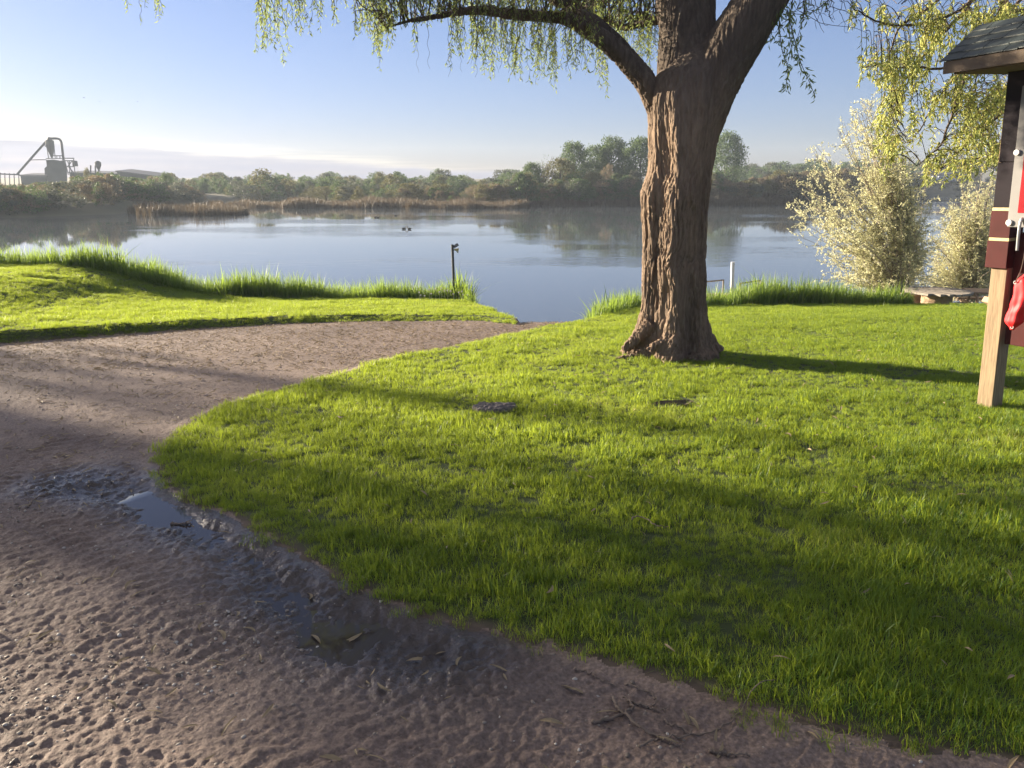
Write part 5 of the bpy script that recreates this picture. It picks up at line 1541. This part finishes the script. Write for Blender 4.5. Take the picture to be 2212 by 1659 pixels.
# twigs on the drive
def d6(x, y): return (936 + x / 3, 1224 + y / 3)
TW = [('knotted curling twig, thickest of the dead twigs by the lawn edge', [(1160, 865), (1190, 930), (1235, 970), (1330, 1060), (1430, 1110), (1500, 1130), (1600, 1130), (1670, 1095)], .006, d6),
      ('pale tipped twig looping across the thickest twig', [(1020, 1015), (1110, 1010), (1220, 975), (1285, 940), (1280, 905), (1230, 860)], .006, d6),
      ('thin twig arching just under the grass above the looping twig', [(1240, 770), (1330, 815), (1410, 850), (1445, 890), (1420, 930)], .0035, d6),
      ('long thin twig running from the mud into the grass', [(1500, 1015), (1530, 1050), (1600, 1065), (1680, 1100), (1790, 1095), (1880, 1050), (1960, 990), (2020, 905), (2100, 840), (2200, 830)], .003, d6),
      ('short straight twig between the looping twig and the long thin one', [(1280, 895), (1380, 920), (1450, 950), (1520, 935)], .004, d6),
      ('forked twig lying lowest beneath the knotted twig', [(1330, 1190), (1440, 1135), (1500, 1160), (1610, 1190)], .004, d6),
      ('twig beside pale pebbles at the grass edge left of the knotted twig', [(910, 680), (1000, 710), (1080, 760), (1200, 800)], .0035, d6),
      ('dark stick lying alone at the lower right of the drive', [(1780, 1220), (1900, 1240), (2050, 1250)], .006, d6),
      ('pale crooked stick resting on the lawn grass', [(1500, 1270), (1530, 1250), (1600, 1265), (1650, 1305), (1740, 1325)], .0035, lambda x, y: (864 + x / 3, 720 + y / 3)),
      ('thin twig lying on the dry drive left of the mud', [(60, 1100), (75, 1080), (110, 1068)], .005, lambda x, y: (x, y)),
      ('dark short stick in the puddle by the grass', [(370, 1128), (395, 1130), (412, 1129)], .007, lambda x, y: (x, y))]
for lab, L, r_, fn in TW:
    P = []
    for q in L:
        p = gp(*fn(*q)); on = drive_mask(p[0:1], p[1:2])[0]
        p[2] = (drive_z([p[0]], [p[1]])[0] + r_ * .8) if on else p[2] + .05
        P.append(p)
    c = P[len(P) // 2].copy(); P = smooth_path(np.array(P), 30)
    P[:, 2] += .006 * np.abs(rng.normal(size=30)); P[:, :2] += rng.normal(size=(30, 2)) * .0022
    rad = np.linspace(r_, r_ * .45, 30) * (1 + .25 * np.maximum(0, np.sin(np.arange(30) * 1.3)))
    b = MB(); b.tube(P - c, rad, 7)
    o = b.build('twig', M['stick'], None, True); o.location = c
    tag(o, lab, 'twig', 'dead twigs on the drive and lawn')

# ducks on the water
dp = None
for lab, X, Y in [('dark duck, left one of the nearer swimming pair', 873, 495), ('dark duck, right one of the nearer swimming pair', 884, 495.5), ('duck at the left in the far pair near the reeds', 811, 470.5), ('duck at the right in the far pair near the reeds', 817, 470.5), ('single duck swimming near the brown reed point', 855, 466), ('single duck near the tip of the left reed island', 510, 471)]:
    d = shore_d(Y); p = at(X, Y, d)
    rz = rng.uniform(-.4, .4) + (PI if rng.uniform() < .5 else 0)
    if dp is None:
        dp = empty('duck', (p[0], d, WATER_Z), rz, lab, 'duck', 'ducks swimming on the pond')
        me = bpy.data.meshes.new('skeleton')
        J = [(-.30, 0, .17), (-.22, 0, .12), (-.05, 0, .09), (.12, 0, .10), (.20, 0, .17), (.215, 0, .27), (.24, 0, .33), (.31, 0, .31)]
        R_ = [.02, .07, .115, .10, .05, .042, .055, .015]
        # lofted body: one continuous surface from tail to bill
        bb = MB(); PR = smooth_path(np.concatenate([np.array(J), np.array(R_)[:, None]], 1), 36)
        bb.tube(PR[:, :3] * .6, np.maximum(PR[:, 3] * .6, .005), 14)
        dparts = [bb.build('body', M['duck'], dp, True)]
        bpy.data.meshes.remove(me)
        bb = MB(); bb.box((.201, 0, .183), (.036, .018, .009), (0, .15, 0), .004); dparts.append(bb.build('bill', M['tan_wood'], dp))
    else:
        o = dp.copy(); COL.objects.link(o); o.location = (p[0], d, WATER_Z); o.rotation_euler = (0, 0, rz); o['label'] = lab
        for ch in dparts:
            c = ch.copy(); COL.objects.link(c); c.parent = o
# birds in the air
bp = None
for lab, X, Y in [('tiny bird flying leftmost over the pond', 181, 211), ('tiny bird flying between the other two', 215, 219), ('tiny bird flying rightmost of the three', 297, 219.5)]:
    p = at(X, Y, 62)
    if bp is None:
        bp = empty('flying_bird', p, .5, lab, 'bird', 'birds flying over the pond'); bp.scale = (.5, .5, .5)
        bb = MB(); bb.tube(np.array([(-.14, 0, 0), (-.06, 0, 0), (.04, 0, .005), (.10, 0, .015), (.14, 0, .01)]), [.01, .03, .035, .025, .006], 8); bparts = [bb.build('body', M['bird'], bp, True)]
        for s_ in (-1, 1):
            bb = MB(); bb.add([(-.03, s_ * .02, .01), (.05, s_ * .02, .01), (.07, s_ * .14, .07), (-.01, s_ * .14, .065), (.0, s_ * .27, .05), (-.03, s_ * .02, .016), (.05, s_ * .02, .016), (.07, s_ * .14, .076), (-.01, s_ * .14, .071)], [np.array([[0, 1, 2, 3], [8, 7, 6, 5]]), np.array([[3, 2, 4], [4, 7, 8]])]); bparts.append(bb.build('wing', M['bird'], bp))
    else:
        o = bp.copy(); COL.objects.link(o); o.location = p; o.rotation_euler = (0, 0, rng.uniform(0, 6)); o['label'] = lab
        for ch in bparts:
            c = ch.copy(); COL.objects.link(c); c.parent = o

# ------------------------------------------------------------------ sun, sky, trees that shade the foreground
SUN_AZ, SUN_EL = math.radians(-60), math.radians(12.5)
SD = Vector((math.sin(SUN_AZ) * math.cos(SUN_EL), math.cos(SUN_AZ) * math.cos(SUN_EL), math.sin(SUN_EL)))
ld = bpy.data.lights.new('sun', 'SUN'); ld.energy = 5.0; ld.angle = math.radians(0.55); ld.color = (1.0, 0.86, 0.66)
sun = bpy.data.objects.new('sun', ld); COL.objects.link(sun); sun.rotation_euler = (-SD).to_track_quat('-Z', 'Y').to_euler()
sun.location = SD * 60

hs, hn = np.array([SD.x, SD.y]) / math.hypot(SD.x, SD.y), None
hn = np.array([-hs[1], hs[0]]) * -1
if hn[1] < 0: hn = -hn
rng = np.random.default_rng(5)
for nc_, per_ in ((95, 110), (42, 90), (30, 80), (13, 60)):
    V, Fc = crown_np(nc_, per_, SHAPES['round'], .030, .15)
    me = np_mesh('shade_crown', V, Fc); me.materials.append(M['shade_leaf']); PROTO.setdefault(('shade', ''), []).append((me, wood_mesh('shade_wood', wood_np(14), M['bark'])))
SHT = [('dense shade tree left of the drive whose shadow falls on the near lawn', 2.25, 46, 2.3, 14.5, 5.0), ('open crowned shade tree left of the drive dappling the lawn', 3.7, 49, 2.7, 12.0, 4.5),
       ('thin shade tree left of the drive nearest the water side', 5.0, 44, 1.7, 10.8, 4.5), ('sparse shade tree left of the drive dappling the near gravel', .7, 42, 2.6, 13.5, 4.5)]
for k_, (lab, q_, t_, w_, h_, lift) in enumerate(SHT):
    p = hs * t_ + hn * q_
    z = landz(p[0], p[1])
    r = empty('shade_tree', (p[0], p[1], max(z, -1.9)), k_ * 1.3, lab, 'tree', 'shade trees beside the drive')
    cr, wd = PROTO[('shade', '')][k_]
    o = link('crown', cr, None, r); o.location = (0, 0, lift); o.scale = (w_, w_, h_ - lift)
    o = link('trunk', wd, None, r); o.scale = (w_, w_, h_)

w = bpy.data.worlds.new('World'); scene.world = w; w.use_nodes = True
nt = w.node_tree; nt.nodes.clear()
wo = nt.nodes.new('ShaderNodeOutputWorld'); bg = nt.nodes.new('ShaderNodeBackground')
sky = nt.nodes.new('ShaderNodeTexSky'); sky.sky_type = 'NISHITA'; sky.sun_disc = False
sky.sun_elevation = SUN_EL; sky.sun_rotation = SUN_AZ; sky.air_density = 1.0; sky.dust_density = 0.6; sky.ozone_density = 3.2; sky.altitude = 200
bg.inputs['Strength'].default_value = 0.05
def mth(op, a, b=None, c=None, clamp=False):
    n = nt.nodes.new('ShaderNodeMath'); n.operation = op; n.use_clamp = clamp
    for i_, v in enumerate((a, b, c)):
        if v is None: continue
        if isinstance(v, (int, float)): n.inputs[i_].default_value = v
        else: nt.links.new(v, n.inputs[i_])
    return n.outputs[0]
tc = nt.nodes.new('ShaderNodeTexCoord'); sx = nt.nodes.new('ShaderNodeSeparateXYZ'); nt.links.new(tc.outputs['Generated'], sx.inputs[0])
el = mth('ARCSINE', sx.outputs[2]); az = mth('ARCTAN2', sx.outputs[0], sx.outputs[1])
def wnoise(sa, se, det, off):
    cb = nt.nodes.new('ShaderNodeCombineXYZ'); nt.links.new(mth('MULTIPLY', az, sa), cb.inputs[0]); nt.links.new(mth('MULTIPLY', el, se), cb.inputs[1]); cb.inputs[2].default_value = off
    n = nt.nodes.new('ShaderNodeTexNoise'); n.inputs['Scale'].default_value = 1; n.inputs['Detail'].default_value = det
    nt.links.new(cb.outputs[0], n.inputs['Vector']); return n.outputs[0]
top = mth('MULTIPLY_ADD', mth('SUBTRACT', 0, az), 0.062, 0.006)          # bank thins out towards the right
top = mth('ADD', top, mth('MULTIPLY', mth('SUBTRACT', wnoise(9, 30, 4, 1.0), .5), .018))
depth = mth('SUBTRACT', top, el)
bank = mth('MULTIPLY', mth('MULTIPLY_ADD', depth, 260, .5, True), mth('MULTIPLY_ADD', wnoise(7, 120, 3, 4.0), .8, .45, True))
edge = mth('MAXIMUM', 0, mth('SUBTRACT', 1, mth('ABSOLUTE', mth('MULTIPLY_ADD', depth, 110, .35))))
edge = mth('MULTIPLY', edge, mth('MULTIPLY_ADD', wnoise(10, 300, 4, 7.0), 3.2, -1.1, True))
edge = mth('MULTIPLY', edge, mth('MULTIPLY_ADD', az, -2.0, .25, True))
mix1 = nt.nodes.new('ShaderNodeMix'); mix1.data_type = 'RGBA'
k0 = nt.nodes.new('ShaderNodeMixRGB'); k0.blend_type = 'MULTIPLY'; k0.inputs[0].default_value = 1; k0.inputs[2].default_value = (.25, .25, .25, 1); nt.links.new(sky.outputs[0], k0.inputs[1])
gm = nt.nodes.new('ShaderNodeGamma'); gm.inputs['Gamma'].default_value = .72; nt.links.new(k0.outputs[0], gm.inputs['Color'])
tint = nt.nodes.new('ShaderNodeMixRGB'); tint.blend_type = 'MULTIPLY'; tint.inputs[0].default_value = 1
tint.inputs[2].default_value = (2.64, 2.60, 3.40, 1); nt.links.new(gm.outputs[0], tint.inputs[1])
nt.links.new(mth('MULTIPLY', bank, .97), mix1.inputs[0]); nt.links.new(tint.outputs[0], mix1.inputs[6]); mix1.inputs[7].default_value = (2.5, 2.5, 3.0, 1)
mix2 = nt.nodes.new('ShaderNodeMix'); mix2.data_type = 'RGBA'
nt.links.new(mth('MULTIPLY', edge, .85), mix2.inputs[0]); nt.links.new(mix1.outputs[2], mix2.inputs[6]); mix2.inputs[7].default_value = (5.6, 5.2, 4.4, 1)
mix3 = nt.nodes.new('ShaderNodeMix'); mix3.data_type = 'RGBA'  # unseen overhead cloud, added to give the ground neutral fill light
nt.links.new(mth('MULTIPLY', mth('MULTIPLY_ADD', el, 1.9, -.85, True), mth('MULTIPLY_ADD', wnoise(2, 3, 3, 12.0), .8, .45, True)), mix3.inputs[0]); nt.links.new(mix2.outputs[2], mix3.inputs[6]); mix3.inputs[7].default_value = (2.9, 2.75, 2.7, 1)
nt.links.new(mix3.outputs[2], bg.inputs['Color']); nt.links.new(bg.outputs[0], wo.inputs['Surface'])

# ------------------------------------------------------------------ haze
b = MB(); b.box((0, 180, 6), (840, 430, 20))
hz_m, hnt, hout = new_mat('haze_air')
pv = nd(hnt, 'ShaderNodeVolumePrincipled'); pv.inputs['Density'].default_value = 0.00045; pv.inputs['Color'].default_value = (0.74, 0.85, 1.0, 1); pv.inputs['Anisotropy'].default_value = 0.2
hnt.links.new(pv.outputs[0], hout.inputs['Volume'])
tag(b.build('haze', hz_m), 'thin morning haze over the pond', kind='stuff')

# ------------------------------------------------------------------ camera and render settings
cd = bpy.data.cameras.new('camera'); cam = bpy.data.objects.new('camera', cd); COL.objects.link(cam)
cam.location = (0, 0, EYE); cam.rotation_euler = (PI / 2 - PITCH, 0, 0)
cd.sensor_fit = 'HORIZONTAL'; cd.sensor_width = 36; cd.lens = 36 * FPX / 2212; cd.clip_start = .05; cd.clip_end = 3000
scene.camera = cam
scene.view_settings.view_transform = 'Standard'; scene.view_settings.look = 'None'; scene.view_settings.gamma = 1
scene.view_settings.exposure = 2.07
cy = scene.cycles
cy.max_bounces = 6; cy.diffuse_bounces = 3; cy.glossy_bounces = 3; cy.transmission_bounces = 3; cy.transparent_max_bounces = 8; cy.volume_bounces = 1
cy.use_denoising = True
try: cy.denoiser = 'OPENIMAGEDENOISE'
except Exception: pass
cy.sample_clamp_indirect = 6
